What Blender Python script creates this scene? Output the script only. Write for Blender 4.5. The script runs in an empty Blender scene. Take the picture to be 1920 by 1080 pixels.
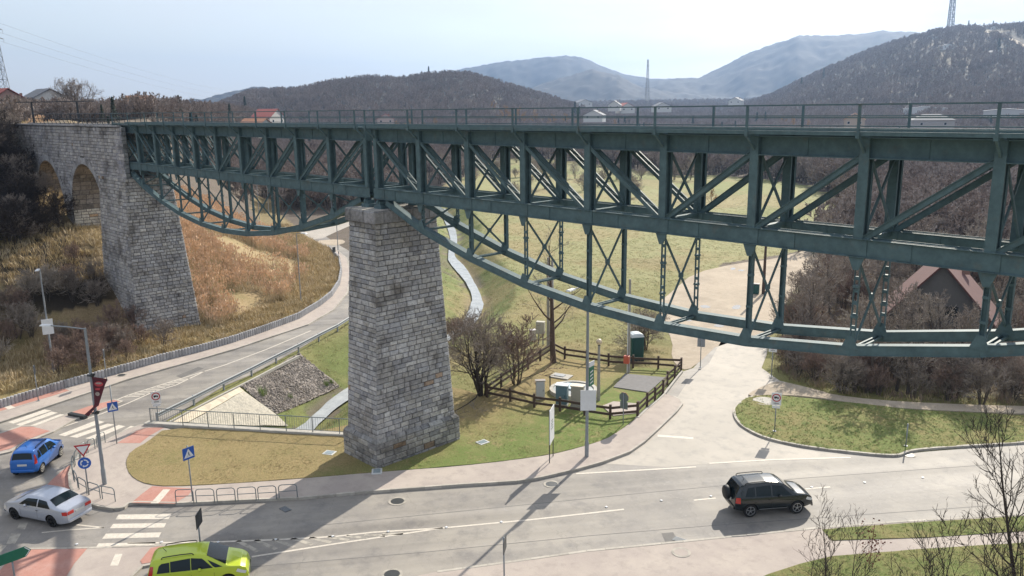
import bpy, bmesh, math, random
import numpy as np
from mathutils import Vector, Matrix
from mathutils.geometry import delaunay_2d_cdt
random.seed(7); RNG = np.random.default_rng(7)
SC = bpy.context.scene
COL = SC.collection
# ------------------------------------------------------------------ camera
CR = np.array([0.690982, 0.722771, -0.012104]); CU = np.array([-0.146557, 0.156468, 0.976749])
CF = np.array([-0.70786, 0.673142, -0.214043]); CP = np.array([39.1828, -27.796, 20.4647]); FP = 1537.80
cd = bpy.data.cameras.new('camera'); cam = bpy.data.objects.new('camera', cd); COL.objects.link(cam)
cd.sensor_width = 36; cd.lens = FP/1920*36; cd.clip_start = 0.3; cd.clip_end = 20000
cam.matrix_world = Matrix(((CR[0], CU[0], -CF[0], CP[0]), (CR[1], CU[1], -CF[1], CP[1]), (CR[2], CU[2], -CF[2], CP[2]), (0, 0, 0, 1)))
SC.camera = cam
# ------------------------------------------------------------------ light
SUN_AZ = math.radians(-18); SUN_EL = math.radians(32)
sdir = Vector((math.sin(SUN_AZ)*math.cos(SUN_EL), math.cos(SUN_AZ)*math.cos(SUN_EL), math.sin(SUN_EL)))
W = bpy.data.worlds.new('World'); SC.world = W; W.use_nodes = True
nt = W.node_tree; bg = nt.nodes['Background']; bg.inputs['Strength'].default_value = 0.115
sky = nt.nodes.new('ShaderNodeTexSky'); sky.sky_type = 'NISHITA'; sky.sun_disc = False
sky.sun_elevation = SUN_EL; sky.sun_rotation = SUN_AZ; sky.altitude = 100; sky.air_density = 1.1; sky.dust_density = 1.2; sky.ozone_density = 2.5
# thin high veil of cirrus over the clear sky
tc = nt.nodes.new('ShaderNodeTexCoord'); mp = nt.nodes.new('ShaderNodeMapping'); mp.inputs['Scale'].default_value = (1.2, 1.2, 6)
ns = nt.nodes.new('ShaderNodeTexNoise'); ns.inputs['Scale'].default_value = 1.6; ns.inputs['Detail'].default_value = 6; ns.inputs['Roughness'].default_value = .55
rp = nt.nodes.new('ShaderNodeMapRange'); rp.inputs[1].default_value = .3; rp.inputs[2].default_value = .75; rp.inputs[3].default_value = .42; rp.inputs[4].default_value = .95
mx = nt.nodes.new('ShaderNodeMix'); mx.data_type = 'RGBA'; mx.inputs['B'].default_value = (5.6, 5.65, 5.7, 1)
nt.links.new(tc.outputs['Generated'], mp.inputs['Vector']); nt.links.new(mp.outputs[0], ns.inputs['Vector']); nt.links.new(ns.outputs['Fac'], rp.inputs[0])
nt.links.new(rp.outputs[0], mx.inputs['Factor']); nt.links.new(sky.outputs[0], mx.inputs['A']); nt.links.new(mx.outputs['Result'], bg.inputs['Color'])
sl = bpy.data.lights.new('sun', 'SUN'); sl.energy = 4.9; sl.angle = math.radians(.5); sl.color = (1, .92, .79)
sun = bpy.data.objects.new('sun', sl); COL.objects.link(sun); sun.rotation_euler = sdir.to_track_quat('Z', 'Y').to_euler(); sun.location = (0, 0, 60)
SC.view_settings.view_transform = 'Standard'; SC.view_settings.look = 'None'; SC.view_settings.exposure = 0.66; SC.view_settings.gamma = 1
SC.cycles.max_bounces = 6; SC.cycles.diffuse_bounces = 2; SC.cycles.glossy_bounces = 2; SC.cycles.transparent_max_bounces = 8; SC.cycles.volume_bounces = 0

# ------------------------------------------------------------------ survey: photograph point -> point on the ground plane / at a distance
def ray(x, y): return CF*FP + CR*(x-960) - CU*(y-540)
def G(x, y, z=0.0):
    d = ray(x, y); t = (z-CP[2])/d[2]; p = CP+d*t
    return (float(p[0]), float(p[1]))
def GL(pts, z=0.0): return [G(a, b, z) for a, b in pts]
def at(x, y, D):
    d = ray(x, y); return CP+d*D/math.hypot(d[0], d[1])
def px(p):
    d = np.asarray(p, float)-CP; z = d@CF
    return 960+FP*(d@CR)/z, 540-FP*(d@CU)/z

# ------------------------------------------------------------------ helpers
def tag(o, label=None, cat=None, group=None, kind=None):
    if label: o['label'] = label
    if cat: o['category'] = cat
    if group: o['group'] = group
    if kind: o['kind'] = kind
    return o
def empty(name, loc=(0, 0, 0), rz=0, **k):
    o = bpy.data.objects.new(name, None); COL.objects.link(o); o.location = loc; o.rotation_euler = (0, 0, rz); o.empty_display_size = .3
    return tag(o, **k)
class MB:
    def __init__(s): s.v = []; s.f = []; s.c = []; s.m = []; s.n = 0
    def add(s, vs, fs, col=(1, 1, 1), mi=0):
        b = s.n; s.v.extend([tuple(map(float, p)) for p in vs]); s.n += len(vs)
        for f in fs: s.f.append(tuple(b+i for i in f)); s.c.append(col); s.m.append(mi)
    def box(s, c, d, rz=0, col=(1, 1, 1), mi=0, M=None):
        hx, hy, hz = d[0]/2, d[1]/2, d[2]/2
        vs = [Vector((x*hx, y*hy, z*hz)) for z in (-1, 1) for y in (-1, 1) for x in (-1, 1)]
        if M is None: M = Matrix.Rotation(rz, 3, 'Z')
        c = Vector(c); s.add([c+M@v for v in vs], [(0, 2, 3, 1), (4, 5, 7, 6), (0, 1, 5, 4), (2, 6, 7, 3), (0, 4, 6, 2), (1, 3, 7, 5)], col, mi)
    def bar(s, a, b, w, h, up=(0, 0, 1), col=(1, 1, 1), mi=0):
        a = Vector(a); b = Vector(b); d = (b-a); L = d.length; d.normalize(); up = Vector(up)
        if abs(d.dot(up)) > .99: up = Vector((0, 1, 0))
        r = d.cross(up).normalized(); u = r.cross(d).normalized(); M = Matrix((d, r, u)).transposed()
        s.box((a+b)/2, (L, w, h), col=col, mi=mi, M=M)
    def tube(s, pts, rs, n=6, col=(1, 1, 1), mi=0, cap=True):
        if not hasattr(rs, '__len__'): rs = [rs]*len(pts)
        P = [Vector(p) for p in pts]; vs = []; ref = Vector((.3, .1, 1)).normalized()
        for i, p in enumerate(P):
            d = (P[min(i+1, len(P)-1)]-P[max(i-1, 0)])
            if d.length < 1e-9: d = Vector((0, 0, 1))
            d.normalize()
            if abs(d.dot(ref)) > .95: ref = Vector((1, .2, 0)).normalized() if abs(d.x) < .9 else Vector((0, 1, .1)).normalized()
            r = d.cross(ref).normalized(); u = r.cross(d)
            for k in range(n):
                a = 2*math.pi*k/n; vs.append(p+(r*math.cos(a)+u*math.sin(a))*rs[i])
        fs = [(i*n+k, i*n+(k+1) % n, (i+1)*n+(k+1) % n, (i+1)*n+k) for i in range(len(P)-1) for k in range(n)]
        if cap: fs += [tuple(range(n-1, -1, -1)), tuple((len(P)-1)*n+k for k in range(n))]
        s.add(vs, fs, col, mi)
    def lathe(s, prof, c=(0, 0, 0), n=20, axis='Z', col=(1, 1, 1), mi=0):
        vs = []
        for r, z in prof:
            for k in range(n):
                a = 2*math.pi*k/n; x, y = r*math.cos(a), r*math.sin(a)
                q = (x, y, z) if axis == 'Z' else ((x, z, y) if axis == 'Y' else (z, x, y)); vs.append((c[0]+q[0], c[1]+q[1], c[2]+q[2]))
        fs = [(i*n+k, i*n+(k+1) % n, (i+1)*n+(k+1) % n, (i+1)*n+k) for i in range(len(prof)-1) for k in range(n)]
        s.add(vs, fs, col, mi)
    def prism(s, poly, z0, z1, col=(1, 1, 1), mi=0):
        n = len(poly); a = sum(poly[i][0]*poly[(i+1) % n][1]-poly[(i+1) % n][0]*poly[i][1] for i in range(n))
        if a < 0: poly = poly[::-1]
        s.add([(p[0], p[1], z0) for p in poly]+[(p[0], p[1], z1) for p in poly],
              [tuple(range(n-1, -1, -1)), tuple(range(n, 2*n))]+[(i, (i+1) % n, n+(i+1) % n, n+i) for i in range(n)], col, mi)
    def xform(s, M): s.v = [tuple(M@Vector(p)) for p in s.v]; return s
    def build(s, name, mats, parent=None, smooth=False, bevel=0, auto=None, **k):
        me = bpy.data.meshes.new(name); me.from_pydata(s.v, [], s.f)
        mats = mats if isinstance(mats, (list, tuple)) else [mats]
        for m in mats: me.materials.append(m)
        if len(mats) > 1: me.polygons.foreach_set('material_index', s.m)
        if any(c != (1, 1, 1) for c in s.c):
            at_ = me.color_attributes.new('Col', 'FLOAT_COLOR', 'CORNER'); a = []
            for p, c in zip(me.polygons, s.c): a += [c[0], c[1], c[2], 1.0]*p.loop_total
            at_.data.foreach_set('color', a)
        if smooth: me.polygons.foreach_set('use_smooth', [True]*len(me.polygons))
        me.validate(); me.update()
        o = bpy.data.objects.new(name, me); COL.objects.link(o)
        if parent: o.parent = parent
        if bevel:
            b = o.modifiers.new('bevel', 'BEVEL'); b.width = bevel; b.segments = 2; b.limit_method = 'ANGLE'; b.angle_limit = math.radians(40)
        if auto and smooth:
            try: me.set_sharp_from_angle(angle=math.radians(auto))
            except Exception: pass
        return tag(o, **k)
def npmesh(name, V, Fq, mat, cols=None, smooth=True, parent=None, **k):
    me = bpy.data.meshes.new(name); V = np.asarray(V, np.float32); Fq = np.asarray(Fq, np.int32)
    me.vertices.add(len(V)); me.vertices.foreach_set('co', V.ravel())
    me.loops.add(Fq.size); me.loops.foreach_set('vertex_index', Fq.ravel())
    me.polygons.add(len(Fq)); me.polygons.foreach_set('loop_start', np.arange(0, Fq.size, Fq.shape[1], dtype=np.int32))
    me.polygons.foreach_set('use_smooth', np.full(len(Fq), smooth)); me.update(calc_edges=True)
    if mat: me.materials.append(mat)
    if cols is not None:
        a = me.color_attributes.new('Col', 'FLOAT_COLOR', 'POINT'); c4 = np.ones((len(V), 4), np.float32); c4[:, :3] = cols; a.data.foreach_set('color', c4.ravel())
    o = bpy.data.objects.new(name, me); COL.objects.link(o)
    if parent: o.parent = parent
    return tag(o, **k)
def copy_tree(o, parent=None):
    c = o.copy(); COL.objects.link(c); c.parent = parent
    for ch in o.children: copy_tree(ch, c)
    return c

# ------------------------------------------------------------------ materials
MATS = {}
def mat(name, col=(.5, .5, .5), rough=.7, metal=0, var=.15, scale=3, bump=0, bscale=40, attr=False, spec=.5, coat=0, det=6, col2=None, c2lo=.45, c2hi=.6, c2scale=1.0, trans=0, emit=None):
    if name in MATS: return MATS[name]
    m = bpy.data.materials.new(name); m.use_nodes = True; n = m.node_tree; b = n.nodes['Principled BSDF']; L = n.links
    b.inputs['Roughness'].default_value = rough; b.inputs['Metallic'].default_value = metal; b.inputs['Specular IOR Level'].default_value = spec
    b.inputs['Coat Weight'].default_value = coat
    if trans: b.inputs['Transmission Weight'].default_value = trans
    if emit: b.inputs['Emission Color'].default_value = (*emit[:3], 1); b.inputs['Emission Strength'].default_value = emit[3]
    tc = n.nodes.new('ShaderNodeNewGeometry'); pos = tc.outputs['Position']
    base = n.nodes.new('ShaderNodeRGB'); base.outputs[0].default_value = (*col, 1); cur = base.outputs[0]
    if col2:
        q = n.nodes.new('ShaderNodeTexNoise'); q.inputs['Scale'].default_value = c2scale; q.inputs['Detail'].default_value = 8; q.inputs['Roughness'].default_value = .65; L.new(pos, q.inputs['Vector'])
        r = n.nodes.new('ShaderNodeMapRange'); r.inputs[1].default_value = c2lo; r.inputs[2].default_value = c2hi; L.new(q.outputs['Fac'], r.inputs[0])
        x = n.nodes.new('ShaderNodeMix'); x.data_type = 'RGBA'; L.new(r.outputs[0], x.inputs['Factor']); L.new(cur, x.inputs['A']); x.inputs['B'].default_value = (*col2, 1); cur = x.outputs['Result']
    if attr:
        a = n.nodes.new('ShaderNodeAttribute'); a.attribute_name = 'Col'
        x = n.nodes.new('ShaderNodeMix'); x.data_type = 'RGBA'; x.blend_type = 'MULTIPLY'; x.inputs['Factor'].default_value = 1; L.new(cur, x.inputs['A']); L.new(a.outputs['Color'], x.inputs['B']); cur = x.outputs['Result']
    if var:
        q = n.nodes.new('ShaderNodeTexNoise'); q.inputs['Scale'].default_value = scale; q.inputs['Detail'].default_value = det; q.inputs['Roughness'].default_value = .7; L.new(pos, q.inputs['Vector'])
        r = n.nodes.new('ShaderNodeMapRange'); r.inputs[1].default_value = .25; r.inputs[2].default_value = .75; r.inputs[3].default_value = 1-var; r.inputs[4].default_value = 1+var; L.new(q.outputs['Fac'], r.inputs[0])
        h = n.nodes.new('ShaderNodeHueSaturation'); L.new(r.outputs[0], h.inputs['Value']); L.new(cur, h.inputs['Color']); cur = h.outputs[0]
    L.new(cur, b.inputs['Base Color'])
    if bump:
        q = n.nodes.new('ShaderNodeTexNoise'); q.inputs['Scale'].default_value = bscale; q.inputs['Detail'].default_value = 4; L.new(pos, q.inputs['Vector'])
        u = n.nodes.new('ShaderNodeBump'); u.inputs['Strength'].default_value = 1; u.inputs['Distance'].default_value = bump; L.new(q.outputs['Fac'], u.inputs['Height']); L.new(u.outputs[0], b.inputs['Normal'])
    MATS[name] = m; return m
def twoscale(name, cols, scales, rough=.9, bump=.02, bscale=25, attr=False, speckle=.25, spec=.2, haz=None, streak=None, xgrad=None):
    """layered noise ground: base colour, blotches, fine speckle"""
    if name in MATS: return MATS[name]
    m = bpy.data.materials.new(name); m.use_nodes = True; n = m.node_tree; b = n.nodes['Principled BSDF']; L = n.links
    b.inputs['Roughness'].default_value = rough; b.inputs['Specular IOR Level'].default_value = spec
    g = n.nodes.new('ShaderNodeNewGeometry'); pos = g.outputs['Position']
    if attr: a = n.nodes.new('ShaderNodeAttribute'); a.attribute_name = 'Col'; cur = a.outputs['Color']
    else: a = n.nodes.new('ShaderNodeRGB'); a.outputs[0].default_value = (*cols[0], 1); cur = a.outputs[0]
    if xgrad:
        sx = n.nodes.new('ShaderNodeSeparateXYZ'); L.new(pos, sx.inputs[0]); nz = n.nodes.new('ShaderNodeTexNoise'); nz.inputs['Scale'].default_value = .35; nz.inputs['Detail'].default_value = 6; L.new(pos, nz.inputs['Vector'])
        mm_ = n.nodes.new('ShaderNodeMath'); mm_.operation = 'MULTIPLY_ADD'; mm_.inputs[1].default_value = 9; L.new(nz.outputs['Fac'], mm_.inputs[0]); L.new(sx.outputs[0], mm_.inputs[2])
        r = n.nodes.new('ShaderNodeMapRange'); r.inputs[1].default_value = xgrad[0]+4.5; r.inputs[2].default_value = xgrad[1]+4.5; L.new(mm_.outputs[0], r.inputs[0])
        x = n.nodes.new('ShaderNodeMix'); x.data_type = 'RGBA'; L.new(r.outputs[0], x.inputs['Factor']); L.new(cur, x.inputs['A']); x.inputs['B'].default_value = (*xgrad[2], 1); cur = x.outputs['Result']
    for i, (sc_, lo, hi, c) in enumerate(scales):
        q = n.nodes.new('ShaderNodeTexNoise'); q.inputs['Scale'].default_value = sc_; q.inputs['Detail'].default_value = 9; q.inputs['Roughness'].default_value = .68; L.new(pos, q.inputs['Vector'])
        r = n.nodes.new('ShaderNodeMapRange'); r.inputs[1].default_value = lo; r.inputs[2].default_value = hi; L.new(q.outputs['Fac'], r.inputs[0])
        x = n.nodes.new('ShaderNodeMix'); x.data_type = 'RGBA'; L.new(r.outputs[0], x.inputs['Factor']); L.new(cur, x.inputs['A'])
        if attr: x.blend_type = 'MULTIPLY'
        x.inputs['B'].default_value = (*c, 1); cur = x.outputs['Result']
    if streak:
        mp_ = n.nodes.new('ShaderNodeMapping'); mp_.vector_type = 'TEXTURE'; mp_.inputs['Rotation'].default_value = (0, 0, streak[0]); mp_.inputs['Scale'].default_value = (28, 1.0, 1); L.new(pos, mp_.inputs['Vector'])
        q = n.nodes.new('ShaderNodeTexNoise'); q.inputs['Scale'].default_value = streak[1]; q.inputs['Detail'].default_value = 3; L.new(mp_.outputs[0], q.inputs['Vector'])
        r = n.nodes.new('ShaderNodeMapRange'); r.inputs[1].default_value = .35; r.inputs[2].default_value = .65; r.inputs[3].default_value = 1-streak[2]; r.inputs[4].default_value = 1+streak[2]; L.new(q.outputs['Fac'], r.inputs[0])
        h = n.nodes.new('ShaderNodeHueSaturation'); L.new(r.outputs[0], h.inputs['Value']); L.new(cur, h.inputs['Color']); cur = h.outputs[0]
        # hairline cracks
        vo = n.nodes.new('ShaderNodeTexVoronoi'); vo.feature = 'DISTANCE_TO_EDGE'; vo.inputs['Scale'].default_value = .22
        dn = n.nodes.new('ShaderNodeTexNoise'); dn.inputs['Scale'].default_value = 1.2; dn.inputs['Detail'].default_value = 5; L.new(pos, dn.inputs['Vector']); ad = n.nodes.new('ShaderNodeVectorMath'); ad.operation = 'ADD'; L.new(pos, ad.inputs[0]); L.new(dn.outputs['Color'], ad.inputs[1]); L.new(ad.outputs[0], vo.inputs['Vector'])
        r = n.nodes.new('ShaderNodeMapRange'); r.inputs[1].default_value = 0; r.inputs[2].default_value = .006; r.inputs[3].default_value = .84; r.inputs[4].default_value = 1; L.new(vo.outputs['Distance'], r.inputs[0])
        h = n.nodes.new('ShaderNodeHueSaturation'); L.new(r.outputs[0], h.inputs['Value']); L.new(cur, h.inputs['Color']); cur = h.outputs[0]
    q = n.nodes.new('ShaderNodeTexNoise'); q.inputs['Scale'].default_value = bscale; q.inputs['Detail'].default_value = 5; q.inputs['Roughness'].default_value = .8; L.new(pos, q.inputs['Vector'])
    r = n.nodes.new('ShaderNodeMapRange'); r.inputs[1].default_value = .3; r.inputs[2].default_value = .7; r.inputs[3].default_value = 1-speckle; r.inputs[4].default_value = 1+speckle; L.new(q.outputs['Fac'], r.inputs[0])
    h = n.nodes.new('ShaderNodeHueSaturation'); L.new(r.outputs[0], h.inputs['Value']); L.new(cur, h.inputs['Color']); L.new(h.outputs[0], b.inputs['Base Color'])
    if bump:
        u = n.nodes.new('ShaderNodeBump'); u.inputs['Distance'].default_value = bump; u.inputs['Strength'].default_value = 1; L.new(q.outputs['Fac'], u.inputs['Height']); L.new(u.outputs[0], b.inputs['Normal'])
    MATS[name] = m; return m

M_GREEN = mat('bridge_green_paint', (.090, .142, .156), .6, var=.3, scale=2.5, bump=.004, bscale=9, col2=(.13, .125, .105), c2lo=.58, c2hi=.85, c2scale=1.7, spec=.22)
M_STONE = mat('limestone_block', (1, 1, 1), .92, var=.42, scale=5, bump=.05, bscale=9, attr=True, col2=(.52, .50, .48), c2lo=.50, c2hi=.66, c2scale=.55, spec=.2)
M_MORTAR = mat('mortar', (.09, .085, .08), .95, var=.3, scale=6, bump=.01)
M_METAL = mat('galvanised_steel', (.27, .29, .31), .65, .25, var=.12, scale=5)
M_PAINTEDGREY = mat('painted_grey_steel', (.16, .19, .20), .5, .2, var=.12)
M_DARKSTEEL = mat('dark_steel', (.04, .045, .05), .5, .3, var=.2)
M_WHITE = mat('white_painted_metal', (.72, .73, .74), .5, var=.06)
M_SIGNBLUE = mat('sign_blue', (.02, .10, .42), .4, var=.05)
M_SIGNRED = mat('sign_red', (.45, .02, .03), .4, var=.05)
M_SIGNBLACK = mat('sign_black', (.015, .015, .02), .5, var=.05)
M_CONC = mat('concrete', (.42, .40, .36), .9, var=.22, scale=3, bump=.006, bscale=30)
M_WOOD = mat('weathered_brown_wood', (.075, .048, .035), .85, var=.35, scale=8, bump=.01)
M_POLEWOOD = mat('grey_concrete_pole', (.33, .31, .28), .85, var=.2)
# ------------------------------------------------------------------ terrain
def sstep(t): t = np.clip(t, 0, 1); return t*t*(3-2*t)
def vnoise(x, y, s, seed=0):
    x = np.asarray(x)/s; y = np.asarray(y)/s; xi = np.floor(x).astype(np.int64); yi = np.floor(y).astype(np.int64); fx = x-xi; fy = y-yi
    def h(a, b):
        n = (a*374761393+b*668265263+seed*982451653) & 0x7fffffff; n = ((n ^ (n >> 13))*1274126177) & 0x7fffffff; n = n ^ (n >> 16); return (n & 0xffff)/65535.0
    fx = fx*fx*(3-2*fx); fy = fy*fy*(3-2*fy)
    return (h(xi, yi)*(1-fx)+h(xi+1, yi)*fx)*(1-fy)+(h(xi, yi+1)*(1-fx)+h(xi+1, yi+1)*fx)*fy
def fbm(x, y, s, o=4, seed=0):
    t = 0; a = .5; w = 0
    for i in range(o): t = t+a*vnoise(x, y, s, seed+i*17); w += a; a *= .5; s *= .5
    return t/w
def polydist(x, y, P):
    """distance to an open polyline and side (+ = left of its direction)"""
    best = np.full(np.shape(x), 1e9); side = np.ones(np.shape(x)); tt = np.zeros(np.shape(x))
    for i in range(len(P)-1):
        ax, ay = P[i]; bx, by = P[i+1]; dx, dy = bx-ax, by-ay; L2 = dx*dx+dy*dy
        t = np.clip(((x-ax)*dx+(y-ay)*dy)/L2, 0, 1); d = np.hypot(x-ax-t*dx, y-ay-t*dy); m = d < best
        best = np.where(m, d, best); side = np.where(m, np.sign(dx*(y-ay)-dy*(x-ax)), side); tt = np.where(m, i+t, tt)
    return best, side, tt
def inpoly(x, y, P):
    r = np.zeros(np.shape(x), bool); n = len(P); j = n-1
    for i in range(n):
        xi, yi = P[i]; xj, yj = P[j]
        c = ((yi > y) != (yj > y)) & (x < (xj-xi)*(y-yi)/((yj-yi) or 1e-9)+xi); r ^= c; j = i
    return r
WALLPX = [(-120, 800), (0, 768), (120, 730), (250, 694.5), (300, 680), (380, 660), (440, 643), (500, 622), (560, 599.5), (600, 575), (622, 557), (636, 535), (640, 512), (636, 490), (618, 470)]
TOE = [(-24.5, -90), (-24.5, -40)]+GL(WALLPX)+[(-82, 40), (-115, 52), (-160, 78), (-260, 135), (-500, 270), (-900, 480)]
STREAM = [(-9.5, -4.5), (-12.0, 0), (-13.9, 2.5), (-16, 5.5), (-20, 14), (-24.5, 25.6), (-28.7, 30.9), (-34.4, 36.5), (-43.7, 43), (-52, 48.2), (-60, 53), (-74, 66), (-110, 92), (-200, 150)]
HEADW = [G(283, 797), G(640, 814)]
RIDGES = [
 (900, 430, 500, [(380, 205), (430, 188), (470, 172), (560, 168), (640, 152), (700, 146), (760, 149), (830, 139), (880, 141), (930, 153), (1000, 172), (1060, 192), (1130, 212)]),
 (3500, 900, 900, [(760, 190), (820, 152), (870, 128), (930, 118), (1000, 111), (1060, 107), (1090, 109), (1130, 126), (1170, 140), (1215, 149), (1260, 150), (1320, 160), (1500, 190)]),
 (2500, 600, 700, [(950, 190), (1000, 166), (1050, 146), (1110, 131), (1160, 144), (1200, 165), (1260, 175), (1330, 180), (1500, 190)]),
 (3000, 900, 900, [(1180, 160), (1240, 152), (1310, 148), (1350, 125), (1400, 101), (1450, 83), (1490, 71), (1550, 71), (1590, 66), (1640, 58), (1700, 60), (1760, 72), (1840, 85), (1960, 90), (2200, 100), (2700, 150)]),
 (2400, 500, 700, [(200, 190), (380, 188), (430, 173), (480, 164), (560, 166), (640, 172), (760, 190)]),
 (1300, 850, 600, [(1340, 205), (1400, 192), (1450, 176), (1500, 152), (1560, 124), (1620, 97), (1680, 77), (1730, 64), (1790, 56), (1850, 55), (1920, 54), (2050, 54), (2300, 60), (2800, 120), (3500, 190)]),
]
_az = np.arctan2(CF[1], CF[0])
def pxcol(x, y):
    """column of a far point on the horizon line"""
    dx = np.asarray(x)-CP[0]; dy = np.asarray(y)-CP[1]; r = np.hypot(dx, dy)+1e-6; dx = dx/r; dy = dy/r
    dep = dx*CF[0]+dy*CF[1]; dep = np.where(dep > .15, dep, np.nan)
    lat = dx*CR[0]+dy*CR[1]; c = 960+FP*lat/dep
    return np.nan_to_num(np.where(np.isnan(c), np.where(lat > 0, 6000, -6000), c), nan=6000)
HZ = 203.0
def gslope(d): return np.interp(d, [-5, 0.05, .25, 6, 9, 13.2, 21, 26, 32, 36, 41, 60, 200, 600, 2000], [0, 0, .42, .6, 1.7, 4.1, 7.8, 9.4, 11.8, 14.6, 19.2, 18.6, 18.8, 23, 28])
def height(x, y, fine=True):
    x = np.asarray(x, float); y = np.asarray(y, float); r = np.hypot(x-CP[0], y-CP[1])
    d, s, t = polydist(x, y, TOE); d = d*s
    d = np.where(d > 0, d*(1+.9*sstep((-85-x)/40)), d)
    h = gslope(d); e = sstep((d-4)/8)
    n = fbm(x, y, 9, 3, 3)-.5
    wall = (np.abs(y) < 4) & (x < -34) & (x > -66)
    h = h+np.where(wall, 0, e*n*1.3*sstep((np.abs(y)-3)/4+np.where(x < -66, 1, 0)))
    # valley floor and far rise
    h = np.maximum(h, 30*sstep((r-420)/1500)*1.0)
    # stream cut
    ds, ss, st = polydist(x, y, STREAM); dh, sh, th = polydist(x, y, HEADW)
    bank = np.where(ss > 0, np.maximum(0, ds-.9)*.47, np.maximum(0, ds-.9)*.62)
    cut = np.minimum(0, -2.35+bank+.25*(fbm(x, y, 2.5, 2, 9)-.5)*sstep((ds-.8)/1))
    past = sstep((dh*sh+.2)/.4); past = np.where((th <= 0) | (th >= 1), np.where(y > -1.5, 1, past), past)
    cut = np.where((r < 260), cut, 0)*past
    cut = np.where(d < 0, cut, 0)
    # open field gently swelling
    h = h+sstep((r-130)/200)*(fbm(x, y, 70, 2, 5)-.4)*1.6*(d < 0)
    # hills
    c = pxcol(x, y)
    wob = 1+.0*r
    for D, wf, wb, pr in RIDGES:
        top = np.interp(c, [p[0] for p in pr], [p[1] for p in pr]); rx = CF[0]*FP+CR[0]*(c-960)-CU[0]*(top-540); ry = CF[1]*FP+CR[1]*(c-960)-CU[1]*(top-540); rz_ = CF[2]*FP+CR[2]*(c-960)-CU[2]*(top-540); hh = CP[2]+rz_*D/np.hypot(rx, ry)-(4 if D < 1500 else 0)
        edge = sstep((c-pr[0][0]+120)/160)*sstep((pr[-1][0]+120-c)/160)
        Dn = D*(1+.06*(fbm(c, c*0, 90, 2, int(D))-.5)); u = np.where(r < Dn, (r-(Dn-wf))/wf, 1-(r-Dn)/wb)
        gul = 1+.16*(fbm(x, y, wf*.22, 3, int(D)+5)-.5)*4*sstep(u)*(1-sstep(u))
        h = np.maximum(h, hh*edge*sstep(u)*gul)
    return h+cut
def ground_z(x, y): return float(height(np.array([x]), np.array([y]))[0])-.03

FOREST = (.135, .11, .09); FIELD = (.275, .265, .125); GOLD = (.33, .25, .14); BRUSH = (.13, .095, .06); GREENB = (.155, .185, .06); STRAW = (.40, .34, .18)
def mixc(a, b, t): return a*(1-t[:, None])+np.array(b)*t[:, None]
F_EDGE = [G(a, b) for a, b in ((835, 345), (880, 330), (930, 300), (1010, 300), (1120, 312), (1250, 330), (1330, 330), (1420, 335), (1500, 345), (1560, 372), (1590, 420), (1500, 470))]
FIELDP = F_EDGE+[G(a, b) for a, b in ((1380, 492), (1290, 515), (1240, 560), (1260, 640), (1200, 760), (1000, 790), (880, 780), (800, 640), (842, 470), (815, 420), (790, 380))]
def zonecolor(x, y, z):
    n = len(x); r = np.hypot(x-CP[0], y-CP[1]); c = np.tile(np.array(FOREST), (n, 1))
    d, s, t = polydist(x, y, TOE); d = d*s
    n1 = fbm(x, y, 12, 4, 21); n2 = fbm(x, y, 3, 3, 22); n3 = fbm(x, y, 40, 3, 23)
    inf = inpoly(x+(n2-.5)*6, y+(n2-.5)*6, FIELDP) & (d < 0)
    c = mixc(c, FIELD, inf*1.0)
    c = mixc(c, (.22, .21, .085), (d < 0)*sstep((105-r+(n1-.5)*40)/10)*1.0*(1-sstep((pxcol(x, y)-1480)/60)*sstep((r-62)/6)))
    # reed and dry grass on the embankment
    c = mixc(c, GOLD, ((d >= -1) & (d < 40))*sstep((150-r)/12)*1.0)
    c = mixc(c, BRUSH, ((d >= 5) & (d < 60) & (r < 150))*sstep((n1-.5)*6)*.9)
    c = mixc(c, (.27, .21, .10), ((d >= -1) & (d < 4.5) & (r < 200))*.75)
    c = mixc(c, (.14, .12, .10), ((d > 33) & (r < 300))*.8)
    c = mixc(c, STRAW, ((d > 33) & (np.abs(y) < 6) & (x < -40) & (x > -105))*1.0)
    ds, ss, st = polydist(x, y, STREAM)
    c = mixc(c, GREENB, (d < 0)*(r < 200)*sstep((7.5-ds)/4)*(.4+.6*sstep((n2-.35)*5)))
    c = mixc(c, (.16, .14, .10), (d < 0)*(r < 200)*sstep((2.2-ds)/1.2)*(n2 > .5)*1.0)
    inf2 = inf*sstep((n3-.5)*6); c = mixc(c, (.19, .21, .07), inf2*.7); c = mixc(c, (.30, .235, .12), inf*sstep((n1-.52)*7)*.6)
    # far: meadows and clearings on the slopes
    far = (r > 500); col = pxcol(x, y)
    c = mixc(c, (.15, .135, .10), far*(col > 1430)*(col < 2300)*(r < 1400)*sstep((fbm(x, y, 130, 3, 31)-.66)*14)*.5)
    for (cx, cy, D, w, hgt_) in ((1830, 122, 1150, 60, 26), (1790, 178, 900, 60, 22), (1700, 120, 1120, 40, 7), (1750, 150, 1000, 50, 5), (1660, 195, 760, 60, 4)):
        p = at(cx, cy, D); cc = col-cx; rr = (r-D)/D*900; m = np.exp(-(cc/w)**4-(rr/(hgt_*3.5))**4)*(n3*.6+.6)
        c = mixc(c, (.19, .165, .12), np.clip(m, 0, 1)*(r > 500))
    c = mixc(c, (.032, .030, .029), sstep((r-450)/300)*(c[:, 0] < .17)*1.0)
    ds2, ss2, st2 = polydist(x, y, [(-44, -7), (-62, -9), (-90, -30)]); c = mixc(c, (.05, .04, .03), (d > 12)*(r < 200)*sstep((9-ds2)/6+0*n1)*1.0)  # left bank's shade painted into the ground colour as near-black brown
    return c
ths = np.radians(np.concatenate([np.arange(172, 440, 4.0), np.arange(440, 532.01, .16)])); ths = np.sort(ths)
rs = [0.5, 6, 12, 18]; q = 22.0
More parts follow.
